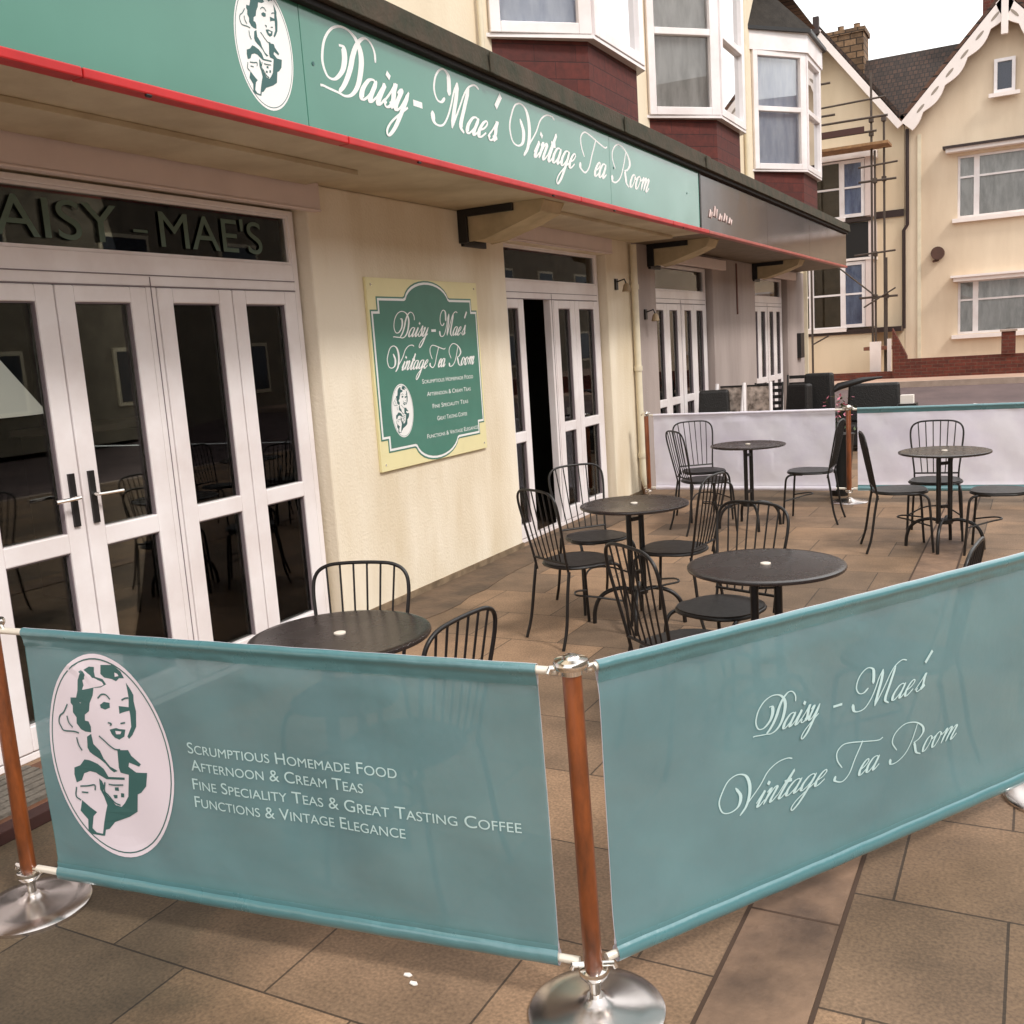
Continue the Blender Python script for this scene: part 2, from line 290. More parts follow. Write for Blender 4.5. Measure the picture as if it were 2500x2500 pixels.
EMB_LINES=[([(-0.025,0.583),(0.044,0.622),(0.116,0.62),(0.17,0.58)],0.006),([(0.353,0.579),(0.411,0.6),(0.465,0.604)],0.006),([(-0.102,0.213),(-0.026,0.171),(0.038,0.131),(0.126,0.093),(0.211,0.095)],0.0052),([(0.084,0.353),(0.136,0.345),(0.114,0.326)],0.0043),([(0.283,0.353),(0.357,0.364)],0.0035),([(-0.571,0.496),(-0.662,0.412),(-0.742,0.371),(-0.776,0.311),(-0.751,0.261),(-0.709,0.227),(-0.532,0.229),(-0.447,0.219)],0.0043),([(-0.614,0.378),(-0.599,0.313),(-0.541,0.269)],0.0043),([(-0.502,0.172),(-0.489,0.1),(-0.446,0.044)],0.0052),([(-0.646,-0.334),(-0.676,-0.426),(-0.603,-0.466)],0.0043),([(-0.58,-0.322),(-0.452,-0.312),(-0.335,-0.297),(-0.342,-0.35)],0.006),([(-0.57,-0.381),(-0.462,-0.381)],0.0052),([(-0.152,-0.255),(-0.185,-0.346),(-0.133,-0.386),(-0.05,-0.454),(0.043,-0.477)],0.0052),([(-0.094,-0.273),(-0.009,-0.275),(0.153,-0.263)],0.0043)]
# script capitals (already slanted) and lower case (upright, slanted on use); unit = cap height
SLANT = .70
CAPS = {
'D': ([[(.542,.706),(.648,.697),(.665,.545),(.6,.374),(.471,.242),(.326,.165),(.174,.181),(.09,.316),(.087,.468),(.174,.7),(.361,.894),(.584,.987),(.8,.99),(.984,.916),(1.1,.768),(1.116,.577),(1.032,.319),(.919,.139),(.761,.013),(.59,-.035),(.432,-.016),(.197,.003),(.045,.019),(-.032,.013)],
       [(1.519,.648),(1.513,.81),(1.416,.932),(1.274,.968),(1.123,.9),(.99,.774),(.881,.606),(.8,.432),(.687,.252),(.558,.1),(.432,0)]], .95),
'M': ([[(.577,.526),(.432,.426),(.294,.455),(.226,.626),(.297,.855),(.445,1.01),(.6,1.061),(.735,.981),(.745,.797),(.72,.6)],
       [(.113,.206),(.139,.029),(.255,-.032),(.445,.006),(.619,.184),(.768,.432),(.903,.716),(1.048,.913)],
       [(1.048,.913),(.968,.616),(.874,.374),(.742,-.003)],
       [(.742,-.003),(1.032,.403),(1.277,.748),(1.461,.916),(1.674,.997),(1.832,.952)],
       [(1.458,.897),(1.239,.477),(1.065,.106),(1.165,-.029)]], 1.2),
'V': ([[(.48,.7),(.61,.45),(.53,.21),(.3,.12),(.08,.19),(0,.45),(.1,.7),(.29,.94),(.56,1.02),(.79,.92),(.89,.66),(.86,.37),(.74,.12),(.55,-.05)],
       [(.55,-.05),(.81,.2),(1.19,.53),(1.44,.83),(1.73,.99),(2.01,1.02),(2.16,.97)]], .98),
'T': ([[(.03,.21),(0,.09),(.25,0),(.51,.15),(.72,.47),(.93,.76),(1.02,.9)],
       [(.26,.37),(.11,.6),(.11,.82),(.32,.96),(.62,.95),(1.14,.85),(1.56,.78),(1.72,.82)]], .78),
'R': ([[(0,.16),(.03,0),(.27,.01),(.55,.17),(.77,.46),(.98,.86)],
       [(.22,.34),(.06,.61),(.17,.85),(.49,1),(.88,.94),(1.16,.76),(1.22,.58),(1.05,.43),(.83,.37)],
       [(.85,.36),(.88,.28),(.94,.07),(1.11,-.03)]], 1.12),
}
LOW = {
'a': ([[(.30,.31),(.22,.36),(.10,.33),(.03,.18),(.06,.04),(.14,0),(.24,.10),(.30,.26)],[(.31,.36),(.29,.12),(.31,.02),(.36,.01),(.46,.12)]], .44),
'i': ([[(0,.10),(.10,.36),(.085,.10),(.10,.01),(.16,.01),(.24,.12)],[(.11,.56),(.11,.48)]], .22),
's': ([[(0,.06),(.10,.24),(.16,.42),(.19,.30),(.24,.15),(.22,.04),(.13,0),(.06,.04),(.08,.09)],[(.22,.04),(.32,.12)]], .30),
'y': ([[(0,.28),(.06,.36),(.09,.30),(.07,.08),(.13,0),(.22,.08),(.30,.34)],[(.31,.36),(.29,0),(.24,-.3),(.14,-.45),(.05,-.38),(.08,-.24),(.22,-.08),(.42,.10)]], .42),
'g': ([[(.30,.31),(.22,.36),(.10,.33),(.03,.18),(.06,.04),(.14,0),(.24,.10),(.30,.26)],[(.31,.36),(.29,0),(.24,-.3),(.14,-.45),(.05,-.38),(.08,-.24),(.22,-.08),(.42,.10)]], .44),
'e': ([[(.04,.14),(.16,.20),(.22,.30),(.16,.36),(.07,.30),(.02,.14),(.07,.01),(.16,.01),(.28,.12)]], .26),
'n': ([[(0,.28),(.05,.36),(.08,.30),(.06,0)],[(.06,.06),(.18,.34),(.25,.35),(.27,.28),(.25,.08),(.28,0),(.34,.02),(.42,.12)]], .42),
'm': ([[(0,.28),(.05,.36),(.08,.30),(.06,0)],[(.06,.06),(.18,.34),(.25,.35),(.27,.28),(.25,0)],[(.25,.06),(.37,.34),(.44,.35),(.46,.28),(.44,.08),(.47,0),(.53,.02),(.60,.12)]], .6),
't': ([[(0,.10),(.14,.66),(.10,.10),(.13,0),(.19,.01),(.28,.12)],[(.02,.40),(.24,.40)]], .26),
'o': ([[(.14,.36),(.05,.30),(.02,.14),(.08,.01),(.18,.02),(.25,.18),(.22,.32),(.14,.36)],[(.22,.32),(.30,.25),(.40,.30)]], .38),
"'": ([[(.10,1.0),(.05,.72)]], .12), '-': ([[(0,.22),(.26,.22)]], .42), ' ': ([], .42),
}
def script_strokes(word):
    x = 0; out = []
    for c in word:
        st, adv = CAPS.get(c) or LOW[c]
        for s in st:
            out.append([(x+px+(0 if c in CAPS else py*SLANT), py) for px, py in s])
        x += adv
    return out, x
def lay_strokes(mb, strokes, P, thin, thick, sx, sy, ox, oy, mi=0, d0=0):
    """ribbons along spline strokes, thick on the down strokes; P(u, v, depth) gives the point in space"""
    d = d0
    for s in strokes:
        q = catmull([(a, b, 0) for a, b in s], 7) if len(s) > 2 else [Vector((a, b, 0)) for a, b in s]
        pts = [Vector((ox+p.x*sx, oy+p.y*sy, 0)) for p in q]; base = len(mb.v)
        for i, p in enumerate(pts):
            t = (pts[min(i+1, len(pts)-1)]-pts[max(i-1, 0)]); t = t.normalized() if t.length else Vector((1, 0, 0))
            e = min(1, i/2, (len(pts)-1-i)/2) if len(pts) > 4 else 1
            wd = thin+thick*abs(t.y)**2.2*(1 if t.y < 0 else .22)*e
            if len(s) == 2: wd = thin+thick*.8
            nn = Vector((-t.y, t.x, 0))*wd/2; d += 4e-6
            mb.v.append(P(p.x+nn.x, p.y+nn.y, d)); mb.v.append(P(p.x-nn.x, p.y-nn.y, d))
        for i in range(len(pts)-1):
            mb.f.append((base+2*i, base+2*i+1, base+2*i+3, base+2*i+2)); mb.m.append(mi)
        d += 6e-5
def script_text(mb, word, P, u0, u1, base, cap, thin, thick, mi=0, d0=0):
    st, wdt = script_strokes(word)
    mx = max(p[0] for s in st for p in s); mn = min(p[0] for s in st for p in s); k = (u1-u0)/(mx-mn)
    lay_strokes(mb, st, P, thin, thick, k, cap, u0-mn*k, base, mi, d0)
def block_text(mb, text, P, u0, u1, base, cap, small=True, mi=0, d0=0, vscale=1):
    cu = bpy.data.curves.new('t', 'FONT'); cu.body = text; cu.small_caps_scale = .78
    if small:
        for i, ch in enumerate(text):
            if ch.islower(): cu.body_format[i].use_small_caps = True
    ob = bpy.data.objects.new('t', cu); C.objects.link(ob)
    dg = bpy.context.evaluated_depsgraph_get(); me = bpy.data.meshes.new_from_object(ob.evaluated_get(dg))
    vs = [v.co.copy() for v in me.vertices]; fs = [tuple(p.vertices) for p in me.polygons]
    mnx = min(v.x for v in vs); mxx = max(v.x for v in vs)
    k = (u1-u0)/(mxx-mnx); ky = cap/.69
    mb.add([P(u0+(v.x-mnx)*k, base+v.y*ky, d0) for v in vs], fs, mi)
    bpy.data.objects.remove(ob); bpy.data.curves.remove(cu); bpy.data.meshes.remove(me)
def emblem(P, uc, vc, a, b, parent, d0, mats, name='portrait_emblem', rings=10):
    mb = MB(); n = 64; base = len(mb.v)
    mb.v.append(P(uc, vc, d0))
    for r in range(1, rings+1):
        for k in range(n): mb.v.append(P(uc+a*r/rings*cos(2*pi*k/n), vc+b*r/rings*sin(2*pi*k/n), d0))
    for k in range(n): mb.f.append((base, base+1+k, base+1+(k+1)%n)); mb.m.append(0)
    for r in range(1, rings):
        for k in range(n):
            i = base+1+(r-1)*n; mb.f.append((i+k, i+n+k, i+n+(k+1)%n, i+(k+1)%n)); mb.m.append(0)
    ring = [(.955*cos(2*pi*k/60), .955*sin(2*pi*k/60)) for k in range(61)]
    def poly(pts, d, mi):
        q = [Vector((p[0], p[1], 0)) for p in pts]; tri = tessellate_polygon([q])
        mb.add([P(uc+a*p.x, vc+b*p.y, d) for p in q], [tuple(t) for t in tri], mi)
    def line(pts, wd, d, mi):
        q = [Vector((p[0]*a, p[1]*b, 0)) for p in pts]; base = len(mb.v)
        for i, p in enumerate(q):
            t = (q[min(i+1, len(q)-1)]-q[max(i-1, 0)]).normalized(); nn = Vector((-t.y, t.x, 0))*wd*a
            mb.v.append(P(uc+p.x+nn.x, vc+p.y+nn.y, d)); mb.v.append(P(uc+p.x-nn.x, vc+p.y-nn.y, d))
        for i in range(len(q)-1): mb.f.append((base+2*i, base+2*i+1, base+2*i+3, base+2*i+2)); mb.m.append(mi)
    line(ring, .009, d0+.0004, 1)
    for k, p in enumerate(EMB_DARK): poly(p, d0+.0005+k*.00004, 1)
    for k, p in enumerate(EMB_LIGHT): poly(p, d0+.0013+k*.00004, 0)
    for k, (p, wd) in enumerate(EMB_LINES):
        line([(v.x, v.y) for v in catmull([(x, y, 0) for x, y in p], 4)], max(wd*1.5, .010), d0+.0015+k*.00004, 1)
    return mb.build(name, mats, parent)

# ================================================================ GROUND
mb = MB()
mb.add([(-90, -60, -.13), (120, -60, -.13), (120, 18, -.13), (-90, 18, -.13)], [(0, 1, 2, 3)])
struct(mb.build('ground', ASPH))
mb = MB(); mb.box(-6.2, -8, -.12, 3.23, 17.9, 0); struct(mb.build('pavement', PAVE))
mb = MB(); mb.box(3.23, -8, -.12, 9.0, 17.9, 0); struct(mb.build('pavement', PAVE2))
mb = MB(); mb.box(9.0, -8, -.125, 9.15, 17.9, .002); mb.box(-6.2, 17.9, -.125, 9.15, 18.05, .002); struct(mb.build('kerb', KERB, bevel=.01))
mb = MB(); mb.box(3.105, -8, .0005, 3.35, 17.9, .005)
struct(mb.build('drain_channel', CHANNEL))
mb = MB(); mb.box(3.092, -8, .0005, 3.104, 17.9, .0025); mb.box(3.351, -8, .0005, 3.363, 17.9, .0025)
for y in (2.62, 5.4, 8.1, 11): mb.box(3.105, y, .0052, 3.35, y+.008, .0058)
struct(mb.build('channel_joint', mat('joint_dirt', lin(70, 52, 40), .9)))
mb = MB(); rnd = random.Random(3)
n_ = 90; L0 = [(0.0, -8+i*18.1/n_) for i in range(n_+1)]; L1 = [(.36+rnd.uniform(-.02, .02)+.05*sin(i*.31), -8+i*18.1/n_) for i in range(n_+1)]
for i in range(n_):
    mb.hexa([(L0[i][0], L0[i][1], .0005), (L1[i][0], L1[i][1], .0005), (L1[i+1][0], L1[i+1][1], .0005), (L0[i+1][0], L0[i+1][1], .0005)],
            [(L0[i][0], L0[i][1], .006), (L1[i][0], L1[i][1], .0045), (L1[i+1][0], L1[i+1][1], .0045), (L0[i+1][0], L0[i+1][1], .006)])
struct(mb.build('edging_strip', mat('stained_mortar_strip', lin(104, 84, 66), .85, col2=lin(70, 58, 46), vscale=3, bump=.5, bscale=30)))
# the side road climbs gently to the houses
mb = MB()
ys = [18.05, 19.5, 21, 22.4]; zs = [-.11, .02, .20, .36]
for i in range(3): mb.add([(-90, ys[i], zs[i]), (120, ys[i], zs[i]), (120, ys[i+1], zs[i+1]), (-90, ys[i+1], zs[i+1])], [(0, 1, 2, 3)])
struct(mb.build('road', ASPH))
mb = MB(); mb.box(-90, 22.4, .2, 120, 90, .46); struct(mb.build('far_footpath', FOOT))
mb = MB(); mb.box(-90, 22.26, .2, 120, 22.4, .465); struct(mb.build('far_kerb', KERB))

# ================================================================ SHOP BUILDINGS
XD = -.09     # door plane
def door_frame(B, y0, y1, posts, mats=UPVC):
    mb = MB()
    mb.box(XD-.07, y0, .0, XD, y0+.045, 2.545); mb.box(XD-.07, y1-.045, .0, XD, y1, 2.545)
    mb.box(XD-.07, y0+.045, 2.085, XD, y1-.045, 2.235); mb.box(XD-.07, y0+.045, 2.515, XD, y1-.045, 2.545)
    mb.box(XD-.07, y0+.045, .0, XD, y1-.045, .035)
    for p in posts: mb.box(XD-.068, p, .035, XD+.001, p+.066, 2.085)
    f = mb.build('door_frame', mats, B, bevel=.005)
    mb = MB(); mb.box(XD+.001, y0+.045, 2.135, XD+.004, y1-.045, 2.14); mb.box(XD+.001, y0+.046, 2.079, XD+.003, y1-.046, 2.085)
    for p in posts: mb.box(XD+.0015, p+.031, .035, XD+.004, p+.035, 2.13)
    mb.build('gasket_line', UPVC_SEAL, f)
    return f
def leaf(B, y0, y1, handle=None):
    """one glazed folding leaf between y0 and y1"""
    mb = MB(); s = .098; x0, x1 = XD-.055, XD+.006; a, b = y0+.004, y1-.004
    mb.box(x0, a, .04, x1, a+s, 2.078); mb.box(x0, b-s, .04, x1, b, 2.078)
    for z0, z1 in ((.04, .155), (.868, .958), (2.003, 2.078)): mb.box(x0, a+s, z0, x1, b-s, z1)
    o = mb.build('door_leaf', UPVC, B, bevel=.006)
    for z0, z1 in ((.155, .868), (.958, 2.003)):
        mb = MB(); mb.box(XD-.034, a+s, z0, XD-.026, b-s, z1); mb.build('pane', GLASS, o)
    mb = MB()
    for z0, z1 in ((.155, .868), (.958, 2.003)):
        mb.box(XD-.026, a+s, z0, XD-.004, a+s+.006, z1); mb.box(XD-.026, b-s-.006, z0, XD-.004, b-s, z1)
        mb.box(XD-.026, a+s+.006, z1-.006, XD-.004, b-s-.006, z1)
    mb.build('glazing_bead', UPVC_SEAL, o)
    if handle:
        hy = (b-.05) if handle > 0 else (a+.05)
        mb = MB(); mb.box(x1, hy-.016, .985, x1+.012, hy+.016, 1.23, 0)
        mb.tube([(x1+.012, hy, 1.12), (x1+.05, hy, 1.12), (x1+.058, hy-handle*.03, 1.12), (x1+.055, hy-handle*.13, 1.118)], .009, 8, 1)
        mb.build('handle', [BLACKM, CHROME], o, smooth=True)
    return o
def transom(B, y0, y1, glass=None):
    mb = MB(); x = XD-.02
    mb.box(x-.02, y0, 2.236, x+.012, y0+.018, 2.514); mb.box(x-.02, y1-.018, 2.236, x+.012, y1, 2.514)
    mb.box(x-.02, y0+.018, 2.236, x+.012, y1-.018, 2.25); mb.box(x-.02, y0+.018, 2.5, x+.012, y1-.018, 2.514)
    o = mb.build('transom_window', UPVC, B)
    mb = MB(); mb.box(x-.012, y0+.018, 2.25, x-.004, y1-.018, 2.5); mb.build('pane', glass or GLASS, o)
    return o
def wall_with_holes(mb, x, t, y0, y1, z1, holes, mi=0):
    """wall slab from x-t to x with door openings (ya, yb, ztop)"""
    c = y0
    for a, b, zt in holes:
        if a > c: mb.box(x-t, c, 0, x, a, z1, mi)
        mb.box(x-t, a, zt, x, b, z1, mi); c = b
    mb.box(x-t, c, 0, x, y1, z1, mi)

TEA = thing('shop_building', 'cream rendered tea room building with white folding glass doors under a green fascia', 'building', (0, 4, 0))
mb = MB(); wall_with_holes(mb, 0, .22, -4, 10.13, 2.70, [(.2, 4.79, 2.56), (7.24, 9.40, 2.53)])
mb.build('wall', CREAM, TEA, bevel=.012)
mb = MB(); mb.box(-.25, -4, 3.42, 0, 10.13, 7.4); mb.build('upper_wall', CREAM_UP, TEA)
PLIN = mat('dirty_plinth', lin(136, 116, 92), .9, col2=lin(92, 76, 58), vscale=8, bump=.3)
for a, b in ((-4, .2), (4.79, 7.24), (9.4, 10.1)):
    mb = MB(); mb.box(-.02, a, 0, .012, b, .05); mb.build('plinth', PLIN, TEA)
mb = MB(); mb.box(-.25, -4, 2.70, .80, 10.13, 2.72); mb.box(.065, -4, 2.672, .44, 4.72, 2.70); mb.box(.065, 7.0, 2.672, .50, 10.0, 2.70)
mb.build('soffit', SOFFIT, TEA, bevel=.004)
mb = MB(); mb.box(-.02, -4, 3.385, .70, 10.13, 3.42); mb.build('flat_roof', COPING, TEA)
mb = MB(); mb.box(.70, -4, 3.262, .865, 10.13, 3.295, 1)  # thin black box stands in for the shadow line under the coping
mb.hexa([(.70, -4, 3.295), (.90, -4, 3.295), (.90, 10.13, 3.295), (.70, 10.13, 3.295)], [(.72, -4, 3.43), (.885, -4, 3.43), (.885, 10.13, 3.43), (.72, 10.13, 3.43)], 0)
for y in (1.1, 3.3, 5.5, 7.7, 9.9): mb.box(.899, y, 3.292, .91, y+.05, 3.41, 0)
mb.build('parapet_coping', [COPING, BLACKD], TEA, bevel=.006)
mb = MB()
ys_ = [-4, 2.57, 4.1, 6.9, 9.0, 10.13]
for i in range(5): mb.box(.775, ys_[i]+.003, 2.690, .846, ys_[i+1]-.003, 2.728)
for y in (2.85, 4.72, 6.42, 7.55, 9.3): mb.box(.83, y, 2.680, .845, y+.03, 2.694, 1)
mb.build('red_trim', [RED, BLACKM], TEA, bevel=.006)
# set one of doors
door_frame(TEA, 1.94, 4.765, [3.588])
mb = MB(); mb.box(XD-.069, .2, 0, XD-.001, 1.94, 2.56); mb.build('side_panel', UPVC, TEA)
for a, b, h in ((2.03, 2.53, 0), (2.53, 3.062, 1), (3.062, 3.588, -1), (3.654, 4.186, 0), (4.186, 4.718, 0)): leaf(TEA, a, b, h)
t1 = transom(TEA, 1.99, 4.72)
mb = MB(); x = XD-.015
for txt, a, b in (('DAISY', 2.60, 3.48), ('-', 3.57, 3.66), ("MAE'S", 3.74, 4.49)):
    mb = MB(); block_text(mb, txt, lambda u, v, d: (x+d, u, v), a, b, 2.285 if txt != '-' else 2.32, .175 if txt != '-' else .10, small=False, d0=.002)
    mb.build('etched_lettering', ETCH, t1)
# set two, second leaf folded open
door_frame(TEA, 7.255, 9.375, [8.232])
leaf(TEA, 7.30, 7.70); leaf(TEA, 8.298, 8.765); leaf(TEA, 8.765, 9.33)
o = leaf(TEA, 7.72, 8.22); piv = Vector((XD-.06, 7.74, 0))-TEA.location
o.matrix_local = Matrix.Translation(piv) @ Matrix.Rotation(radians(97), 4, 'Z') @ Matrix.Translation(-piv)
transom(TEA, 7.30, 9.33, GLASSF)
for a, b in ((1.0, 4.86), (7.2, 9.46)):
    mb = MB(); mb.box(-.005, a, 2.548, .05, b, 2.699)
    mb.box(.0, a, 2.535, .058, b, 2.548); mb.build('shutter_box', BOX, TEA, bevel=.008)
BRKT = mat('bracket_casing', lin(196, 176, 140), .7, var=.25, vscale=5)
def bracket(B, y0):
    """boxed-in cantilever bracket under the canopy"""
    mb = MB(); w = .34
    prof = [(.03, 2.50), (.08, 2.475), (.20, 2.48), (.50, 2.56), (.66, 2.62), (.70, 2.699), (.03, 2.699)]
    mb.prism([(x, y0, z) for x, z in prof], (0, w, 0)); o = mb.build('canopy_bracket', BRKT, B, bevel=.008)
    mb = MB(); mb.box(.0, y0-.03, 2.46, .075, y0-.001, 2.699); mb.box(.075, y0-.03, 2.645, .46, y0-.001, 2.699); mb.box(.0, y0, 2.44, .03, y0+w, 2.699)  # black strips edging the near face and wall end of the casing
    mb.build('black_trim', BLACKM, o, bevel=.003)
REFL = mat('painted_reflection', lin(206, 186, 176), .7, var=.1)
def reflection_panel(B, y0, y1, z0=2.27, z1=2.5):  # pale panel behind the transom, its colour standing in for a reflection
    mb = MB(); mb.box(XD-.06, y0, z0, XD-.05, y1, z1); mb.build('reflection_panel', REFL, B)
reflection_panel(TEA, 7.5, 8.9)
bracket(TEA, 6.56)
mb = MB()
mb.tube([(.05, 10.04, 2.66), (.05, 10.04, .22), (.075, 10.04, .12), (.12, 10.04, .07)], .036, 12)
for z in (.42, 1.35, 2.2): mb.tube([(.05, 10.04, z), (.05, 10.04, z+.05)], .045, 12)
mb.build('drainpipe', PIPE, TEA, smooth=True)
mb = MB(); mb.box(.0, 10.10, 0, .035, 10.13, 2.66); mb.build('joint_strip', mat('rust_stain_strip', lin(110, 78, 50), .8, var=.4, vscale=12, streak=1), TEA)
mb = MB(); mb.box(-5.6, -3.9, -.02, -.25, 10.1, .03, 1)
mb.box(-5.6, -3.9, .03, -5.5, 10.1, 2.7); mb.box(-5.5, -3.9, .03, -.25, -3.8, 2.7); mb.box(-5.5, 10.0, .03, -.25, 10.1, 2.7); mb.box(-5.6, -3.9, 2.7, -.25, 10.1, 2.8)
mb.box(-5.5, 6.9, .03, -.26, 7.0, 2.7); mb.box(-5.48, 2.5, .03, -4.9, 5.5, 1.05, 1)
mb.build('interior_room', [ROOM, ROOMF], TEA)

BAYR = mat('dark_felt_roof', lin(46, 40, 34), .9, var=.4, vscale=9, bump=.4)
def bay(B, ya, yb, chf=.59, cht=.6, curt=CURT, c2=None):
    """canted first-floor bay: white frame, glass, curtain, tile-hung skirt, small roof"""
    X = .6; zb, zt, zm = 4.09, 5.78, 4.96
    P = [(0, ya), (X, ya+chf), (X, yb-cht), (0, yb)]
    def seg(a, b, t0, t1, z0, z1, off, th, mb, mi=0):
        A = Vector((a[0], a[1], 0)); D = Vector((b[0], b[1], 0))-A; n = Vector((D.y, -D.x, 0)).normalized()
        p = A+D*t0+n*off; q = A+D*t1+n*off; k = n*th
        mb.hexa([(p.x, p.y, z0), (q.x, q.y, z0), (q.x+k.x, q.y+k.y, z0), (p.x+k.x, p.y+k.y, z0)], [(p.x, p.y, z1), (q.x, q.y, z1), (q.x+k.x, q.y+k.y, z1), (p.x+k.x, p.y+k.y, z1)], mi)
    mb = MB(); gl = MB(); cu = MB()
    for i, (a, b) in enumerate(zip(P[:-1], P[1:])):
        Ln = (Vector(b)-Vector(a)).length; f = .085/Ln; g = .11/Ln
        seg(a, b, 0, f, zb, zt, -.03, .08, mb); seg(a, b, 1-g, 1, zb, zt, -.03, .08, mb)
        for z0, z1 in ((zb, zb+.085), (zm-.035, zm+.035), (zt-.075, zt)): seg(a, b, f, 1-g, z0, z1, -.03, .08, mb)
        for z0, z1 in ((zb+.085, zm-.035), (zm+.035, zt-.075)): seg(a, b, f, 1-g, z0, z1, -.008, .008, gl)
        seg(a, b, .02, .98, zb+.03, zt-.03, -.12, .02, cu)
    o = mb.build('bay_window', UPVC, B, bevel=.006)
    gl.build('pane', GLASSB, o); cu.build('curtain', curt, o)
    mb = MB(); e = .045
    mb.prism([(0, ya-e, zb-.03), (X+e*.9, ya+chf-e*.6, zb-.03), (X+e*.9, yb-cht+e*.6, zb-.03), (0, yb+e, zb-.03)], (0, 0, .028)); mb.build('sill', UPVC, o)
    mb = MB(); i_ = .03
    mb.prism([(0, ya+i_, 3.42), (X-i_, ya+chf+i_*.5, 3.42), (X-i_, yb-cht-i_*.5, 3.42), (0, yb-i_, 3.42)], (0, 0, 4.06-3.42)); mb.build('tile_hung_skirt', TILE, o)
    mb = MB(); e = .07
    mb.prism([(0, ya-e, zt), (X+e, ya+chf-e*.6, zt), (X+e, yb-cht+e*.6, zt), (0, yb+e, zt)], (0, 0, .27)); mb.build('head_board', UPVC, o, bevel=.006)
    mb = MB(); e = .13; z = zt+.27
    pts = [(0, ya-e, z), (X+e, ya+chf-e*.6, z), (X+e, yb-cht+e*.6, z), (0, yb+e, z)]
    top = [(-.05, ya+.35, z+.75), (.05, ya+.55, z+.75), (.05, yb-.55, z+.75), (-.05, yb-.35, z+.75)]
    mb.hexa([(p[0], p[1], p[2]+.05) for p in pts], top, 0); mb.prism(pts, (0, 0, .05), 1)
    mb.build('bay_roof', [BAYR, BLACKM], o)
    return o
bay(TEA, 7.23, 9.56)
mb = MB(); mb.tube([(.045, 10.3, 3.44), (.045, 10.3, 7.3)], .03, 10); mb.build('downpipe', PIPE, TEA, smooth=True)
mb = MB(); mb.tube([(.045, 7.02, 3.44), (.045, 7.02, 7.3)], .022, 10); mb.build('downpipe', PIPE, TEA, smooth=True)
mb = MB(); mb.tube([(.045, 9.86, 3.44), (.045, 9.86, 7.3)], .035, 10); mb.build('downpipe', PIPE, TEA, smooth=True)

GREY = thing('shop_building', 'mauve-grey rendered shop building beyond the tea room with brown fascia and tile-hung bays', 'building', (0, 14, 0))
mb = MB(); wall_with_holes(mb, 0, .22, 10.13, 18.9, 2.70, [(10.84, 13.10, 2.56), (15.32, 17.55, 2.56)])
mb.build('wall', MAUVE, GREY, bevel=.012)
mb = MB(); mb.box(-.25, 10.13, 3.42, 0, 18.9, 6.9); mb.box(-6, 18.65, 0, -.25, 18.9, 6.9); mb.box(-.25, 18.65, 2.68, -.0, 18.9, 3.42); mb.build('upper_wall', CREAM_UP, GREY)
mb = MB(); mb.box(-.02, 18.9, 0, .06, 18.96, 6.9); mb.build('corner_trim', PIPE, GREY)
mb = MB(); mb.box(-.25, 10.13, 2.70, .80, 18.46, 2.72); mb.build('soffit', mat('dark_soffit_board', lin(120, 104, 84), .6, var=.2), GREY)
mb = MB(); mb.box(-.02, 10.13, 3.385, .70, 18.46, 3.42); mb.build('flat_roof', COPING, GREY)
mb = MB(); mb.box(.70, 10.13, 3.262, .865, 18.47, 3.295, 1)  # same black box painted as the shadow below this coping
mb.hexa([(.70, 10.13, 3.295), (.90, 10.13, 3.295), (.90, 18.5, 3.295), (.70, 18.5, 3.295)], [(.72, 10.13, 3.42), (.885, 10.13, 3.42), (.885, 18.5, 3.42), (.72, 18.5, 3.42)], 0)
mb.build('parapet_coping', [COPING, BLACKD], GREY, bevel=.006)
mb = MB(); mb.box(.775, 10.134, 2.692, .846, 14.3, 2.724); mb.box(.775, 14.305, 2.692, .846, 18.46, 2.724); mb.build('red_trim', mat('faded_red_trim', lin(176, 84, 74), .4, var=.25), GREY, bevel=.006)
door_frame(GREY, 10.87, 13.05, [11.94])
for a, b in ((10.92, 11.43), (11.43, 11.94), (12.006, 12.50), (12.50, 13.0)): leaf(GREY, a, b)
transom(GREY, 10.92, 13.0, GLASSF)
door_frame(GREY, 15.36, 17.5, [16.40])
for a, b in ((15.41, 15.90), (15.90, 16.40), (16.466, 16.96), (16.96, 17.45)): leaf(GREY, a, b)
transom(GREY, 15.41, 17.45, GLASSF)
for a, b in ((10.80, 13.55), (15.28, 18.0)):
    mb = MB(); mb.box(-.005, a, 2.53, .06, b, 2.66); mb.build('shutter_box', BOX, GREY, bevel=.008)
reflection_panel(GREY, 10.95, 11.75); reflection_panel(GREY, 12.1, 12.8); reflection_panel(GREY, 15.5, 16.9)
bracket(GREY, 10.62); bracket(GREY, 15.2)
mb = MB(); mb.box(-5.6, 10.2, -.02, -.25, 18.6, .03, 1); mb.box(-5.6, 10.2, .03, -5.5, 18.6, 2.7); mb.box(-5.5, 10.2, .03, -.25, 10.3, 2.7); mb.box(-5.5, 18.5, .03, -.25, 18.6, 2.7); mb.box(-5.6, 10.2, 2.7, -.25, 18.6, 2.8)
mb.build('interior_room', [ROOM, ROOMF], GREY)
bay(GREY, 10.84, 13.12, .64, .62, CURTG)
bay(GREY, 15.43, 18.1, .80, .78, CURT)
mb = MB(); mb.tube([(.045, 14.9, 3.44), (.045, 14.9, 6.8)], .035, 10); mb.build('downpipe', PIPE, GREY, smooth=True)
mb = MB(); mb.tube([(.045, 13.5, 3.44), (.045, 13.5, 6.8)], .025, 10); mb.build('downpipe', PIPE, GREY, smooth=True)
mb = MB(); mb.tube([(.012, 14.25, 2.66), (.012, 14.25, 1.95)], .012, 6); mb.build('conduit', mat('brown_conduit', lin(120, 84, 76), .7), GREY)
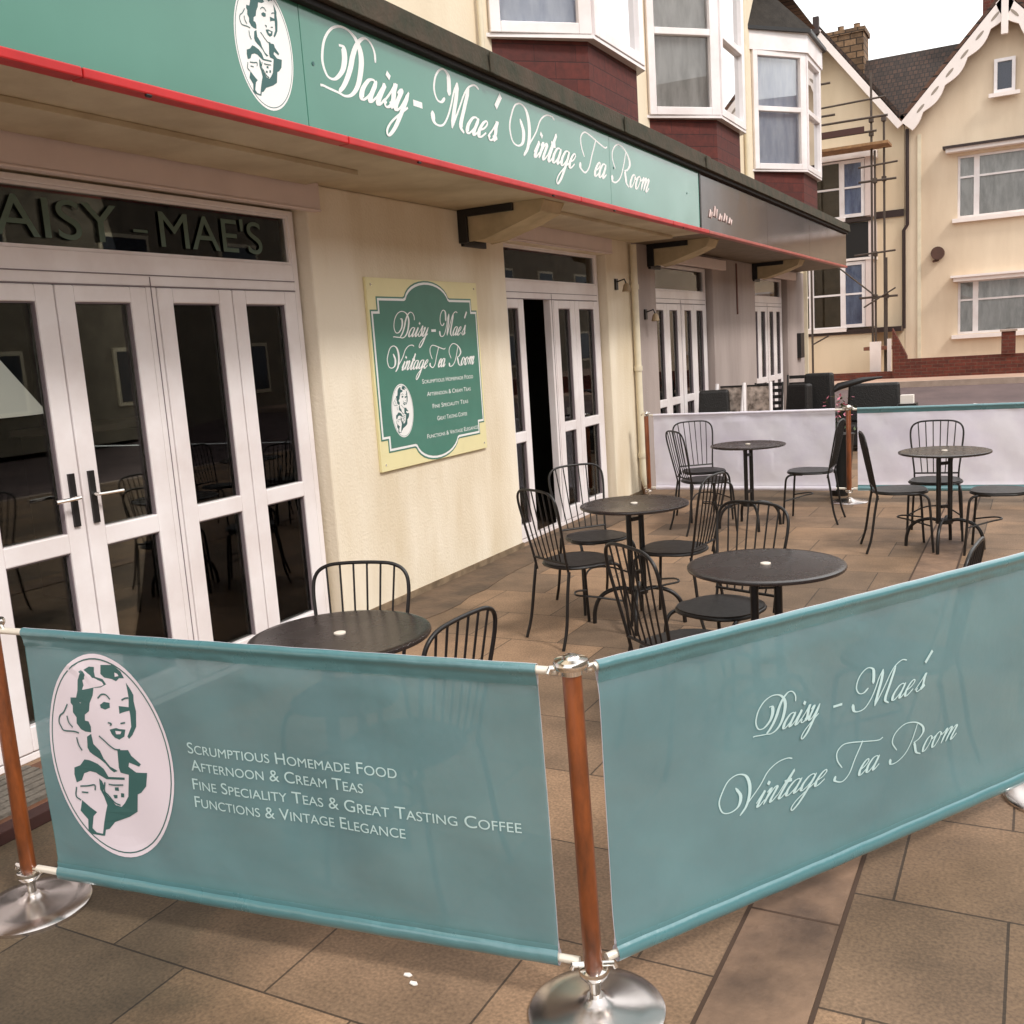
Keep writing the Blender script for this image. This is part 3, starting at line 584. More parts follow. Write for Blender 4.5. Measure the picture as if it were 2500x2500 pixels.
mb = MB(); mb.box(.0, 18.25, 1.18, .07, 18.55, 1.62); mb.build('meter_box', BLACKM, GREY, bevel=.006)
# main roof over both
mb = MB(); mb.hexa([(-6.2, 10.13, 6.9), (.25, 10.13, 6.9), (.25, 19.1, 6.9), (-6.2, 19.1, 6.9)], [(-3.1, 10.13, 9.2), (-2.9, 10.13, 9.2), (-2.9, 15.9, 9.2), (-3.1, 15.9, 9.2)])
mb.build('roof', ROOFB, GREY)
mb = MB(); mb.hexa([(-6.2, -4, 7.4), (.25, -4, 7.4), (.25, 10.1, 7.4), (-6.2, 10.1, 7.4)], [(-3.1, -4, 9.7), (-2.9, -4, 9.7), (-2.9, 10.1, 9.7), (-3.1, 10.1, 9.7)])
mb.build('roof', ROOFB, TEA)

# ---- signs
SG = thing('fascia_sign', 'long green tea room fascia sign with white script lettering and oval portrait', 'sign', (.82, 4, 2.73))
for a, b in ((-4, -.2), (-.197, 3.827), (3.830, 7.542), (7.545, 9.885)):
    mb = MB(); mb.box(.795, a, 2.729, .826, b, 3.262); mb.build('panel', GREEN, SG, bevel=.002)
for y in (9.49, 7.62, 3.9): mb = MB(); mb.tube([(.826, y, 3.02), (.829, y, 3.02)], .009, 10); mb.build('screw_cap', TEAL_V, SG)
FP = lambda u, v, d: (.8265+d, u, v)
def words(P, parent, m, lst, d0=0, nm='script_lettering'):
    for (txt, a, b, base, cap, tn, tk) in lst:
        mb = MB(); script_text(mb, txt, P, a, b, base, cap, tn, tk, d0=d0); mb.build(nm, m, parent)
words(FP, SG, WHITE_V, [('Daisy', 3.94, 4.70, 2.93, .31, .011, .032), ('-', 4.74, 4.83, 2.93, .31, .014, .022), ("Mae's", 4.93, 5.76, 2.93, .29, .011, .032),
    ('Vintage', 5.86, 6.87, 2.915, .30, .011, .034), ('Tea', 6.96, 7.50, 2.915, .30, .012, .034), ('Room', 7.58, 8.42, 2.915, .30, .012, .036)])
emblem(FP, 3.572, 3.02, .185, .262, SG, .0, [WHITE_V, TEAL_V])
SB = thing('fascia_sign', 'glossy brown fascia sign over the grey shop with small pale lettering', 'sign', (.82, 14, 2.73))
for a, b in ((9.93, 12.7), (12.705, 15.3), (15.305, 18.46)):
    mb = MB(); mb.box(.795, a, 2.725, .826, b, 3.262); mb.build('panel', BROWNSIGN, SB, bevel=.002)
mb = MB(); mb.box(.79, 9.886, 2.729, .832, 9.929, 3.262); mb.build('end_strip', BLACKM, SB)
mb = MB(); pale = mat('pale_pink_vinyl', lin(214, 190, 184), .5)
for k, (a, b, c, d) in enumerate(((10.2, 2.86, .09, .07), (10.36, 2.88, .12, .10), (10.55, 2.86, .10, .06), (10.72, 2.86, .13, .08), (10.92, 2.85, .12, .06))):
    mb.tube([(.828, a, b), (.828, a+c*.4, b+d), (.828, a+c*.7, b), (.828, a+c, b+d*.8)], .012, 5)
mb.build('small_lettering', pale, SB)

PL = thing('wall_plaque', 'cream board with green scalloped tea room panel fixed on the cream wall', 'sign', (0, 6, .9))
mb = MB(); mb.box(.001, 5.283, .917, .022, 6.705, 2.175); mb.build('board', PLAQ, PL, bevel=.002)
def plaque_outline(s):
    yc, zc = 5.99, 1.545; W, H = .69*s[0], .50*s[1]; pts = []
    nt_ = .085
    top = [(-W, H-nt_), (-W+nt_*.9, H-nt_), (-W+nt_*.9, H), (-W*.44, H)]
    arc = [(W*.42*sin(t), H-.02+.135*cos(t)) for t in [radians(a) for a in range(-78, 79, 12)]]
    tr = [(W*.44, H), (W-nt_*.9, H), (W-nt_*.9, H-nt_), (W, H-nt_)]
    upper = top+arc+tr; lower = [(-x, -y) for x, y in upper]
    return [(yc+x, zc+y) for x, y in upper+lower]
mb = MB(); mb.prism([(.0222, y, z) for y, z in plaque_outline((1, 1.02))], (.002, 0, 0), 0)
mb.prism([(.0243, y, z) for y, z in plaque_outline((.985, 1.0))], (.0015, 0, 0), 1)
mb.prism([(.0259, y, z) for y, z in plaque_outline((.962, .968))], (.0015, 0, 0), 0)
pn = mb.build('scalloped_panel', [PLAQG, WHITE_V], PL)
PP = lambda u, v, d: (.0278+d, u, v)
words(PP, PL, WHITE_V, [('Daisy', 5.53, 5.97, 1.79, .17, .006, .014), ('-', 6.01, 6.07, 1.79, .17, .008, .012), ("Mae's", 6.12, 6.52, 1.79, .17, .006, .014),
    ('Vintage', 5.44, 5.93, 1.57, .16, .006, .014), ('Tea', 5.96, 6.18, 1.57, .16, .006, .014), ('Room', 6.22, 6.58, 1.57, .16, .006, .014)])
for txt, a, b, z in (('Scrumptious Homemade Food', 5.84, 6.55, 1.465), ('Afternoon & Cream Teas', 5.89, 6.50, 1.375), ('Fine Speciality Teas', 5.95, 6.45, 1.285), ('Great Tasting Coffee', 6.0, 6.42, 1.195), ('Functions & Vintage Elegance', 5.85, 6.57, 1.08)):
    mb = MB(); block_text(mb, txt, PP, a, b, z, .030); mb.build('small_lettering', WHITE_V, PL)
emblem(PP, 5.57, 1.30, .13, .18, PL, .0, [WHITE_V, TEAL_V])
for y, z in ((5.33, 2.13), (6.66, 2.13), (5.33, .96), (6.66, .96)): mb = MB(); mb.tube([(.022, y, z), (.025, y, z)], .008, 8); mb.build('fixing_screw', CHROME, PL)

def wall_lamp(y, z, label, g='small lamps on the pillars'):
    t = thing('wall_lamp', label, 'lamp', (0, y, z), 0, g)
    mb = MB(); mb.box(0, y-.03, z-.05, .02, y+.03, z+.06); mb.tube([(.02, y, z+.03), (.10, y, z+.05), (.12, y, z)], .008, 6); mb.build('mount', IRON, t)
    mb = MB(); mb.lathe([(.01, z+.01), (.03, z-.01), (.045, z-.07), (.04, z-.075)], .12, y, 16); mb.build('shade', mat('aged_lamp_shade', lin(150, 128, 98), .6), t, smooth=True)
wall_lamp(9.62, 2.24, 'small wall lamp on the cream pillar right of the second doorway')
wall_lamp(10.45, 1.94, 'small wall lamp on the grey pillar just past the drainpipe')

def glow(name, col, st, base):
    M = mat(name, base, .8); q = M.node_tree.nodes['Principled BSDF']; q.inputs['Emission Color'].default_value = col; q.inputs['Emission Strength'].default_value = st; return M
LX, LY = -1.0, 3.16
LP = thing('pendant_lamp', 'large pale conical lampshade hanging inside behind the leftmost door glass', 'lamp', (LX, LY, 2.7))
mb = MB(); mb.tube([(LX, LY, 2.69), (LX, LY, 1.90)], .006, 6); mb.build('cord', BLACKM, LP)
mb = MB(); mb.lathe([(.09, 1.93), (.37, 1.50), (.36, 1.49), (.08, 1.92)], LX, LY, 32); mb.build('shade', glow('lampshade_added_glow', (1, .93, .86, 1), .22, lin(226, 216, 206)), LP, smooth=True)  # shade glows faintly, emission added so it reads bright behind the glass
t = thing('table_lamp', 'small lit orange lamp inside behind the third door glass', 'lamp', (-2.5, 6.2, 1.3))
mb = MB(); mb.lathe([(.05, 1.31), (.02, 1.33), (.015, 1.42)], -2.5, 6.2, 14); mb.build('base', BLACKM, t, smooth=True)
mb = MB(); mb.lathe([(.09, 1.42), (.055, 1.58), (.05, 1.575), (.085, 1.425)], -2.5, 6.2, 18); mb.build('shade', glow('lit_orange_shade', (1, .5, .2, 1), .5, lin(210, 130, 80)), t, smooth=True)
t = thing('prop', 'dark sideboard added inside, its pale top standing in for a reflection', 'prop', (-2.6, 5.5, .03))  # added piece; pale top gives the line of a reflected car roof
mb = MB(); mb.box(-2.9, 4.8, .03, -2.4, 6.5, 1.26); mb.build('body', ROOMF, t, bevel=.01)
mb = MB(); mb.box(-2.95, 4.75, 1.26, -2.35, 6.55, 1.31); mb.build('top', BOX, t, bevel=.01)
for k in range(3):
    mb = MB(); mb.box(-5.49, 3.6+k*1.0, 1.3, -5.46, 4.2+k*1.0, 2.0); o = mb.build('wall_picture', POSTER); tag(o, 'framed print on the back wall inside the tea room, %s' % ('nearest the entrance end', 'middle of the three', 'furthest from us')[k], 'picture', 'prints inside the tea room')

# ================================================================ BARRIERS
P0 = Vector((1.014, 1.812)); P1 = Vector((2.865, 2.032)); P2 = Vector((3.90, 3.66)); P3 = Vector((2.24, 9.75)); P4 = Vector((.22, 9.75)); P5 = Vector((4.15, 9.85))
def make_post():
    t = thing('barrier_post', '', 'barrier post')
    mb = MB(); mb.lathe([(.022, .118), (.0235, .122), (.0235, .9), (.022, .905)], n=24); mb.build('pole', WOOD, t, smooth=True)
    mb = MB(); mb.lathe([(.172, .0), (.172, .010), (.165, .016), (.12, .024), (.05, .034), (.028, .044), (.022, .05)], n=64); mb.build('base', STEEL, t, smooth=True)
    mb = MB(); mb.lathe([(.014, .03), (.014, .095), (.028, .097), (.036, .108), (.038, .116), (.036, .124), (.026, .127)], n=24); mb.build('stem', CHROME, t, smooth=True)
    mb = MB(); mb.lathe([(.026, .888), (.026, .902), (.040, .904), (.043, .910), (.043, .918), (.040, .924), (.022, .928), (.018, .934), (.005, .936)], n=32); mb.build('cap', CHROME, t, smooth=True)
    for z in (.905, .135):
        for a in range(2):
          mb = MB(); mb.tube([(.02*cos(pi*a), 0, z), (.05*cos(pi*a), 0, z), (.055*cos(pi*a), 0, z-.012)], .007, 8)
          mb.build('hook', CHROME, t, smooth=True)
    return t
posts = [(P1, 'wooden barrier post on a steel disc at the near corner between two teal banners', 25), (P0, 'wooden barrier post at the left end of the lettered teal banner by the doors', 5),
         (P2, 'wooden barrier post just outside the right edge at the end of the script banner', 60), (P3, 'wooden barrier post between the two white-backed far banners', 0), (P4, 'wooden barrier post against the pillar at the left end of the far white banner', 0), (P5, 'wooden barrier post at the far right end of the white-backed banner', 0)]
proto = make_post()
for i, (p, lb, a) in enumerate(posts):
    o = proto if i == 0 else copy_tree(proto)
    o.location = (p.x, p.y, 0); o.rotation_euler = (0, 0, radians(a)); o['label'] = lb; o['group'] = 'wooden posts holding the banners'
LEAN0 = (-.002, -.001); LEAN1 = (-.013, -.007)
for o in [x for x in bpy.data.objects if x.get('category') == 'barrier post']:
    for q, ln, sc in ((P0, LEAN0, 1.028), (P1, LEAN1, 1)):
        if (o.location.xy-q).length < .01:
            ax = Vector((-ln[1], ln[0], 0)); ang = ax.length; o.rotation_mode = 'QUATERNION'
            from mathutils import Quaternion
            o.rotation_quaternion = Quaternion(ax.normalized(), ang) @ o.rotation_euler.to_quaternion(); o.scale = (1, 1, sc)
def banner(A, B, label, gapA=.165, gapB=.09, leanA=(0, 0), leanB=(0, 0), rise=0, flip=False, u_in=None, seed=0, group=None):
    A = Vector((A.x, A.y)); B = Vector((B.x, B.y)); u = (B-A).normalized(); n = Vector((u.y, -u.x)); Lg = (B-A).length
    t = thing('barrier_banner', label, 'barrier', (A.x, A.y, 0), 0, group or 'banners of the terrace barrier')
    ua, ub = gapA, Lg-gapB; rv, rb = .893, .137
    def lean(s, v):
        f = max(0, min(1, s/Lg)); return (Vector(leanA)*(1-f)+Vector(leanB)*f)*v
    zz = lambda s, v: v*(1+rise*(1-max(0, min(1, s/Lg))))
    def disp(s, v):
        k = max(0, min(1, (v-.17)/.1))*max(0, min(1, (.86-v)/.03))
        w_ = .0018*sin(s*3.1-v*9+seed)+.0028*sin(s*5.1+seed+v*1.4)+.002*sin(s*11-v*5+seed*2)+.0016*sin(s*17+v*11+seed)+.003*sin((v-.5)*3)
        dg = 0
        for c_, sl_, am in ((.25, .5, .0035), (.55, .35, .003), (.9, .6, .0035), (1.25, .4, .003), (1.55, .7, .003)):
            q_ = (v-.84)+(s-c_)*sl_; dg += am*math.exp(-(q_/.012)**2)*math.exp(-((s-c_-.06)/.09)**2)
        pk = .0022*sin(s*47+seed*3+2*sin(s*9))*(math.exp(-abs(.852-v)/.05)+math.exp(-abs(v-.18)/.05))
        return k*(w_*1.35+dg+pk)
    def P(s, v, d): 
        q = A+u*s+n*(d+disp(s, v))+lean(s, v); return (q.x, q.y, zz(s, v))
    def sheet(side, mat_f, nm, mat_s):
        prof = []
        R = .0135
        for k in range(9): a = radians(90-k*20); prof.append((rv+R*sin(a)*1.05, R*cos(a)))   # over the top rod, down the side
        prof = [p for p in prof if p[0] > rv-.012]
        prof.append((rv-.022, .006)); prof.append((.858, .0045))
        nv = 22
        for k in range(nv+1): prof.append((.852-(.852-.182)*k/nv, .0015))
        prof.append((.172, .005))
        for k in range(9): a = radians(70-k*20); prof.append((rb+R*1.65*sin(a), R*1.15*cos(a)))
        prof = [(v, d) for v, d in prof]
        nu = 150; mb = MB()
        for v, d in prof:
            for i in range(nu+1):
                s = ua+(ub-ua)*i/nu
                sag = .006*sin(pi*i/nu)+.0012*sin(i*.37+seed)
                q = A+u*s+n*(side*d+(disp(s, v) if .17 < v < .86 else 0))+lean(s, v)
                mb.v.append((q.x, q.y, zz(s, v)-sag*(.35 if v > .5 else .5)))
        for r in range(len(prof)-1):
            hi = (prof[r][0]+prof[r+1][0])/2
            mi = 1 if (hi > .853 or hi < .175) else 0
            for i in range(nu): 
                k = r*(nu+1)+i; mb.f.append((k, k+1, k+nu+2, k+nu+1)); mb.m.append(mi)
        return mb.build(nm, [mat_f, mat_s], t, smooth=True)
    fs = -1 if flip else 1
    fr = sheet(fs, TEALF, 'fabric', TEALS); sheet(-fs, LINEF, 'lining', LINEF)
    for z, nm in ((rv, 'top_rod'), (rb, 'bottom_rod')):
        a = A+u*.04+lean(0, z); b = B-u*.035+lean(Lg, z)
        mb = MB(); mb.tube([(a.x, a.y, zz(0, z)), (b.x, b.y, zz(Lg, z))], .0105, 12); mb.build(nm, RODM, t, smooth=True)
    return t, P
b1, PB = banner(P0, P1, 'teal banner with oval portrait and four lines of capitals across the front of the terrace', .132, .088, seed=.4, leanA=LEAN0, leanB=LEAN1, rise=.028)
emblem(PB, .404, .534, .222, .312, b1, .0026, [PRINT_W, TEAL_V])
mb = MB()
for txt, a, b, z, c in (('Scrumptious Homemade Food', .703, 1.385, .572, .036), ('Afternoon & Cream Teas', .706, 1.280, .520, .036), ('Fine Speciality Teas & Great Tasting Coffee', .702, 1.722, .463, .036), ('Functions & Vintage Elegance', .702, 1.396, .410, .036)):
    mb = MB(); block_text(mb, txt, PB, a-.014, b-.020, z, c*.92, d0=.0026); mb.build('block_lettering', PRINT_T, b1)
b2, PC = banner(P1, P2, 'teal banner with white script tea room name running back from the corner post', .07, .12, seed=2.2, leanA=LEAN1)
words(PC, b2, PRINT_T, [('Daisy', .552, .80, .585, .104, .0030, .0085), ('-', .855, .89, .575, .104, .003, .005), ("Mae's", .93, 1.27, .565, .112, .0030, .0085),
    ('Vintage', .4255, .815, .385, .108, .0030, .0085), ('Tea', .849, 1.045, .369, .112, .0030, .0085), ('Room', 1.077, 1.395, .366, .112, .0030, .0085)], d0=.0026)
banner(P4, P3, 'white-backed banner behind the far left table next to the drainpipe', .08, .12, flip=True, seed=1)
bb, _ = banner(P3, P5, 'white-backed banner with teal top hem behind the far right table', .08, .12, flip=True, seed=3)
for ch in list(bb.children):
    if ch.name.startswith('lining'): ch.data.materials[1] = TEALS

# ================================================================ TABLES AND CHAIRS
def make_table():
    t = thing('bistro_table', '', 'table'); R = .318
    mb = MB(); mb.lathe([(.02, .704), (R-.012, .704), (R-.002, .708), (R, .714), (R-.002, .720), (R-.014, .7235), (R-.03, .722), (.02, .722)], n=72)
    tp = mb.build('tabletop', TOP, t, smooth=True)
    mb = MB(); mb.lathe([(.021, .7225), (.021, .7275), (.017, .729), (.003, .729)], n=20); mb.build('hole_plug', PLUG, tp, smooth=True)
    for s in (-1, 1):
        mb = MB(); mb.tube([(s*.048, 0, .704), (s*.048, 0, .20)], .017, 12); mb.build('column', IRON, t, smooth=True)
    mb = MB(); mb.box(-.085, -.02, .69, .085, .02, .703); mb.tube([(-.16, 0, .697), (.16, 0, .697)], .010, 8); mb.tube([(0, -.16, .699), (0, .16, .699)], .008, 8)
    mb.build('top_bracket', IRON, t, smooth=True)
    for z in (.30, .62): mb = MB(); mb.box(-.03, -.012, z, .03, .012, z+.022); mb.build('spacer', IRON, t)
    mb = MB(); mb.lathe([(.06, .185), (.06, .215), (.02, .22)], n=20); mb.build('leg_collar', IRON, t, smooth=True)
    for k in range(4):
        a = radians(45+90*k); mb = MB()
        q = [(.04, .205), (.10, .215), (.18, .195), (.235, .15), (.262, .08), (.268, .0)]
        mb.tube(catmull([(r*cos(a), r*sin(a), z) for r, z in q], 5), .0125, 10); mb.build('leg', IRON, t, smooth=True)
    return t
tabs = [((1.69, 2.625), 30, 'brown round bistro table nearest the folding doors, partly behind the lettered banner'), ((1.74, 5.36), 62, 'brown round bistro table in front of the open second doorway'),
        ((2.845, 3.95), 20, 'brown round bistro table just behind the script banner, its top catching the light'), ((1.62, 8.43), 75, 'round bistro table at the back left before the white-backed banner'), ((3.225, 7.80), 40, 'round bistro table at the back right before the white-backed banner')]
tp = make_table()
for i, (p, a, lb) in enumerate(tabs):
    o = tp if i == 0 else copy_tree(tp)
    o.location = (p[0], p[1], 0); o.rotation_euler = (0, 0, radians(a)); o['label'] = lb; o['group'] = 'round bistro tables on the terrace'
def make_chair():
    """tube bistro chair facing +Y"""
    t = thing('bistro_chair', '', 'chair')
    mb = MB(); pts = []
    out = [(.19*cos(a)*(1 if sin(a) > 0 else .92), .185*sin(a)+.01) for a in [2*pi*k/40 for k in range(40)]]
    sq = lambda x, y: (math.copysign(abs(x/.19)**.8*.19, x), math.copysign(abs(y/.19)**.8*.19, y))
    out = [sq(*p) for p in out]
    mb.prism([(x, y, .440) for x, y in out], (0, 0, .012)); st = mb.build('seat', IRON, t, bevel=.004)
    mb = MB(); mb.tube([(x, y, .438) for x, y in out], .0085, 8, closed=True); mb.build('seat_rim', IRON, t, smooth=True)
    by = lambda z: -.175-.20*(z-.45)          # back leans away
    mb = MB()
    arch = [(-.16, .40), (-.163, .50), (-.182, .66), (-.193, .78), (-.180, .842), (-.135, .873), (-.06, .882), (.06, .882), (.135, .873), (.180, .842), (.193, .78), (.182, .66), (.163, .50), (.16, .40)]
    mb.tube(catmull([(x, by(z), z) for x, z in arch], 6), .0072, 10); mb.build('back_frame', IRON, t, smooth=True)
    mb = MB(); mb.tube([(-.168, by(.475), .475), (.168, by(.475), .475)], .007, 8)
    for k in range(6):
        f = (k-2.5)/2.5; xb = f*.105; xt = f*.138; zt = .878-.010*abs(f)**3
        mb.tube(catmull([(xb, by(.475), .475), (xb+(xt-xb)*.45, by(.62)-.004, .62), (xt, by(zt), zt)], 5), .0042, 8)
    mb.build('back_slats', IRON, t, smooth=True)
    for s in (-1, 1):
        mb = MB(); mb.tube(catmull([(s*.13, .05, .425), (s*.165, .13, .428), (s*.178, .172, .405), (s*.185, .185, .34), (s*.192, .200, .12), (s*.196, .208, 0)], 6), .0092, 10); mb.build('leg', IRON, t, smooth=True)
        mb = MB(); mb.tube(catmull([(s*.165, by(.42), .43), (s*.168, -.19, .30), (s*.178, -.215, .12), (s*.185, -.25, 0)], 6), .0092, 10); mb.build('leg', IRON, t, smooth=True)
    mb = MB(); mb.tube(catmull([(-.187, .193, .20), (-.09, .05, .235), (0, -.01, .24), (.09, .05, .235), (.187, .193, .20)], 6), .006, 8); mb.build('stretcher', IRON, t, smooth=True)
    return t
chairs = [
 ((1.59, 2.76), (.30, -.95), 'dark arched-back bistro chair behind the nearest table, between door frame and cream wall'),
 ((2.06, 2.44), (-1, .06), 'dark bistro chair right of the nearest table, its slatted back rising above the lettered banner'),
 ((1.50, 5.03), (.50, .86), 'dark bistro chair left of the middle table with its back towards the plaque wall'),
 ((1.33, 5.71), (.75, -.65), 'dark bistro chair pushed in against the open doorway behind the middle table'),
 ((1.95, 5.45), (-1, .10), 'dark bistro chair right of the middle table facing the doorway'),
 ((2.60, 3.66), (.62, .78), 'dark bistro chair leaning slats towards us left of the table behind the script banner'),
 ((2.57, 4.26), (-.35, -.94), 'dark bistro chair on the far side of the table behind the script banner'),
 ((3.38, 3.74), (-1, .10), 'dark bistro chair whose back edge alone shows above the right end of the script banner'),
 ((1.10, 8.80), (.60, -.80), 'dark bistro chair at the back left table with its arch facing us'),
 ((1.28, 8.22), (.75, .65), 'dark bistro chair at the back left table turned side on beside the drainpipe'),
 ((2.08, 8.78), (-1, .0), 'dark bistro chair right of the back left table in front of the far barrier post'),
 ((2.92, 7.72), (.95, .25), 'dark bistro chair left of the back right table seen in profile'),
 ((3.13, 8.22), (.05, -1), 'dark bistro chair behind the back right table with its arch against the white banner'),
 ((3.60, 7.72), (-1, .08), 'dark bistro chair right of the back right table cut by the picture edge'),
]
cp = make_chair()
for i, (p, f, lb) in enumerate(chairs):
    o = cp if i == 0 else copy_tree(cp)
    o.location = (p[0], p[1], 0); o.rotation_euler = (0, 0, atan2(-f[0], f[1])); o['label'] = lb; o['group'] = 'bistro chairs on the terrace'

# ---- small things on and by the near terrace
for (x, y, a, lb) in ((2.335, 1.995-.02, .3, 'larger white paper scrap on the slab below the lettered banner'), (2.37, 1.97-.02, 1.2, 'smaller white paper scrap beside the first on the slab')):
    mb = MB(); mb.prism([(x+.013*cos(a+k*1.2566)*(1+.25*(k % 2)), y+.008*sin(a+k*1.2566), .0015) for k in range(5)], (0, 0, .003)); o = mb.build('paper_scrap', PAPER); tag(o, lb, 'litter', 'white scraps on the slabs')
t = thing('doormat', 'grey ribbed doormat on a brown step at the first door', 'mat', (.2, 1.9, 0))
mb = MB(); mb.box(.02, 1.2, .0, .42, 2.62, .035); mb.build('step', TERRA, t, bevel=.006)
for k in range(7): mb = MB(); mb.box(.04+k*.052, 1.3, .035, .078+k*.052, 2.5, .052); mb.build('rib', MATM, t)
mb = MB(); mb.box(.45, 1.2, .0, .52, 2.3, .05); o = mb.build('timber_batten', mat('dark_red_timber', lin(58, 28, 22), .7, var=.4), bevel=.004); tag(o, 'dark red timber batten lying on the slabs before the doormat', 'batten')

# ---- neighbouring terrace behind the far barrier
def wicker_seat(name, label, x, y, w_, d_, h, rz, g):
    t = thing(name, label, 'seat', (0, 0, 0), 0, g)
    mb = MB(); mb.box(-w_/2, -d_/2, .06, w_/2, d_/2, .36); mb.build('seat', WICKER, t, bevel=.03)
    mb = MB(); mb.hexa([(-w_/2, d_/2-.14, .36), (w_/2, d_/2-.14, .36), (w_/2, d_/2, .36), (-w_/2, d_/2, .36)], [(-w_/2+.03, d_/2-.10, h), (w_/2-.03, d_/2-.10, h), (w_/2-.03, d_/2+.05, h), (-w_/2+.03, d_/2+.05, h)]); mb.build('backrest', WICKER, t, bevel=.03)
    for s in (-1, 1):
        mb = MB(); mb.box(s*w_/2-.06, -d_/2, .36, s*w_/2+.06, d_/2-.14, .60); mb.build('armrest', WICKER, t, bevel=.03)
        for q in (-1, 1):
            mb = MB(); mb.box(s*(w_/2-.06)-.02, q*(d_/2-.06)-.02, 0, s*(w_/2-.06)+.02, q*(d_/2-.06)+.02, .06); mb.build('leg', BLACKM, t)
    t.location = (x, y, 0); t.rotation_euler = (0, 0, rz)
wicker_seat('wicker_chair', 'black wicker armchair behind the far left banner beside the picture easels', .30, 11.9, .42, .5, 1.0, radians(12), 'black wicker seats')
wicker_seat('wicker_chair', 'tall black wicker armchair left of the pink flowers beyond the far post', 1.24, 13.3, .42, .55, 1.09, radians(-5), 'black wicker seats')
wicker_seat('wicker_chair', 'low black wicker armchair between the easels and the tall wicker chair', 1.02, 12.9, .36, .5, .98, radians(-20), 'black wicker seats')
wicker_seat('wicker_sofa', 'long black wicker sofa right of the pink flowers behind the far banner', 1.84, 14.2, .72, .62, .88, radians(4), 'black wicker seats')
t = thing('folded_parasol', 'black folded parasol lying across the wicker seats beyond the far post', 'parasol', (1.45, 13.6, .9))
mb = MB(); mb.tube([(1.36, 13.55, .80), (1.50, 13.6, .90), (1.80, 13.7, .97), (2.02, 13.78, .99)], [.015, .05, .035, .012], 10); mb.build('canopy', BLACKM, t, smooth=True)
mb = MB(); mb.tube([(1.30, 13.52, .745), (1.36, 13.55, .80)], .012, 8); mb.build('handle', WOOD, t)
for x, y_, h, lb in ((.62, 13.2, 1.0, 'dark slatted chair back showing between the easels and the wicker chairs'), (.90, 13.9, 1.06, 'taller dark slatted chair back left of the tall wicker armchair')):
    t = thing('slatted_chair', lb, 'chair', (x, y_, 0), 0, 'slatted chairs on the far terrace')
    mb = MB(); mb.box(x-.19, y_-.2, .43, x+.19, y_+.19, .46); mb.build('seat', WICKER, t, bevel=.01)
    for s in (-1, 1):
        mb = MB(); mb.tube([(x+s*.18, y_+.18, 0), (x+s*.18, y_+.18, .46), (x+s*.18, y_+.26, h)], .014, 8); mb.build('rear_post', WICKER, t)
        mb = MB(); mb.tube([(x+s*.18, y_-.18, 0), (x+s*.18, y_-.18, .43)], .014, 8); mb.build('leg', WICKER, t)
    for k in range(5):
        mb = MB(); z = .62+k*(h-.64)/4.4; mb.box(x-.166, y_+.20+(z-.46)*.14, z, x+.166, y_+.215+(z-.46)*.14, z+.045); mb.build('slat', WICKER, t)
for x, wd, lb in ((.45, .28, 'white-legged easel with framed picture beside the black wicker chair'), (.78, .27, 'white-legged easel with framed picture left of the low wicker armchair')):
    t = thing('picture_easel', lb, 'easel', (x, 12.2, 0), 0, 'picture easels behind the banner')
    for s in (-1, 1):
        mb = MB(); mb.tube([(x+s*wd*.78, 11.95, 0), (x+s*wd*.60, 12.18, 1.07)], .022, 8); mb.build('leg', UPVC, t, smooth=True)
    mb = MB(); mb.box(x-wd/2, 12.21, .5, x+wd/2, 12.23, 1.02); mb.build('picture', POSTER, t)
    mb = MB(); mb.box(x-wd/2, 12.205, 1.02, x+wd/2, 12.235, 1.04); mb.box(x-wd/2, 12.205, .48, x+wd/2, 12.235, .50); mb.build('picture_rail', IRON, t)
t = thing('flower_pot', 'pot of pink flowers behind the far barrier post', 'flowers', (2.08, 10.2, 0))
mb = MB(); mb.lathe([(.09, 0), (.14, .6), (.15, .62), (.13, .62)], 2.08, 10.2, 20); mb.build('pot', BLACKM, t, smooth=True)
mb = MB(); mp_ = MB()
for k in range(120):
    a = random.uniform(0, 2*pi); r = random.uniform(0, .16); z = random.uniform(.66, 1.0); c = Vector((2.08+r*cos(a), 10.2+r*sin(a), z))
    d = Vector((random.uniform(-1, 1), random.uniform(-1, 1), random.uniform(-.2, 1))).normalized()*.03; e = d.cross(Vector((.3, .2, 1))).normalized()*.015
    (mp_ if (k % 2 and z > .78) else mb).add([c-e, c+d, c+e, c-d*.6], [(0, 1, 2, 3)])
mb.build('leaves', LEAF, t); bl = mp_.build('blooms', PINK, t); bl['kind'] = 'stuff'
t = thing('napkin_box', 'small white box on the far terrace just above the teal hem', 'box', (2.28, 14, 0))
mb = MB(); mb.box(2.22, 13.95, .62, 2.38, 14.1, .73); mb.build('lid', PAPER, t)
mb = MB(); mb.box(2.2, 13.9, .0, 2.42, 14.15, .62); mb.build('stand', BLACKM, t)
mb = MB(); mb.prism([(2.75, 20.1, .093), (3.02, 20.0, .081), (3.05, 20.16, .100), (2.78, 20.26, .112)], (0, 0, .006)); o = mb.build('road_marking', WHITE_V); struct(o)
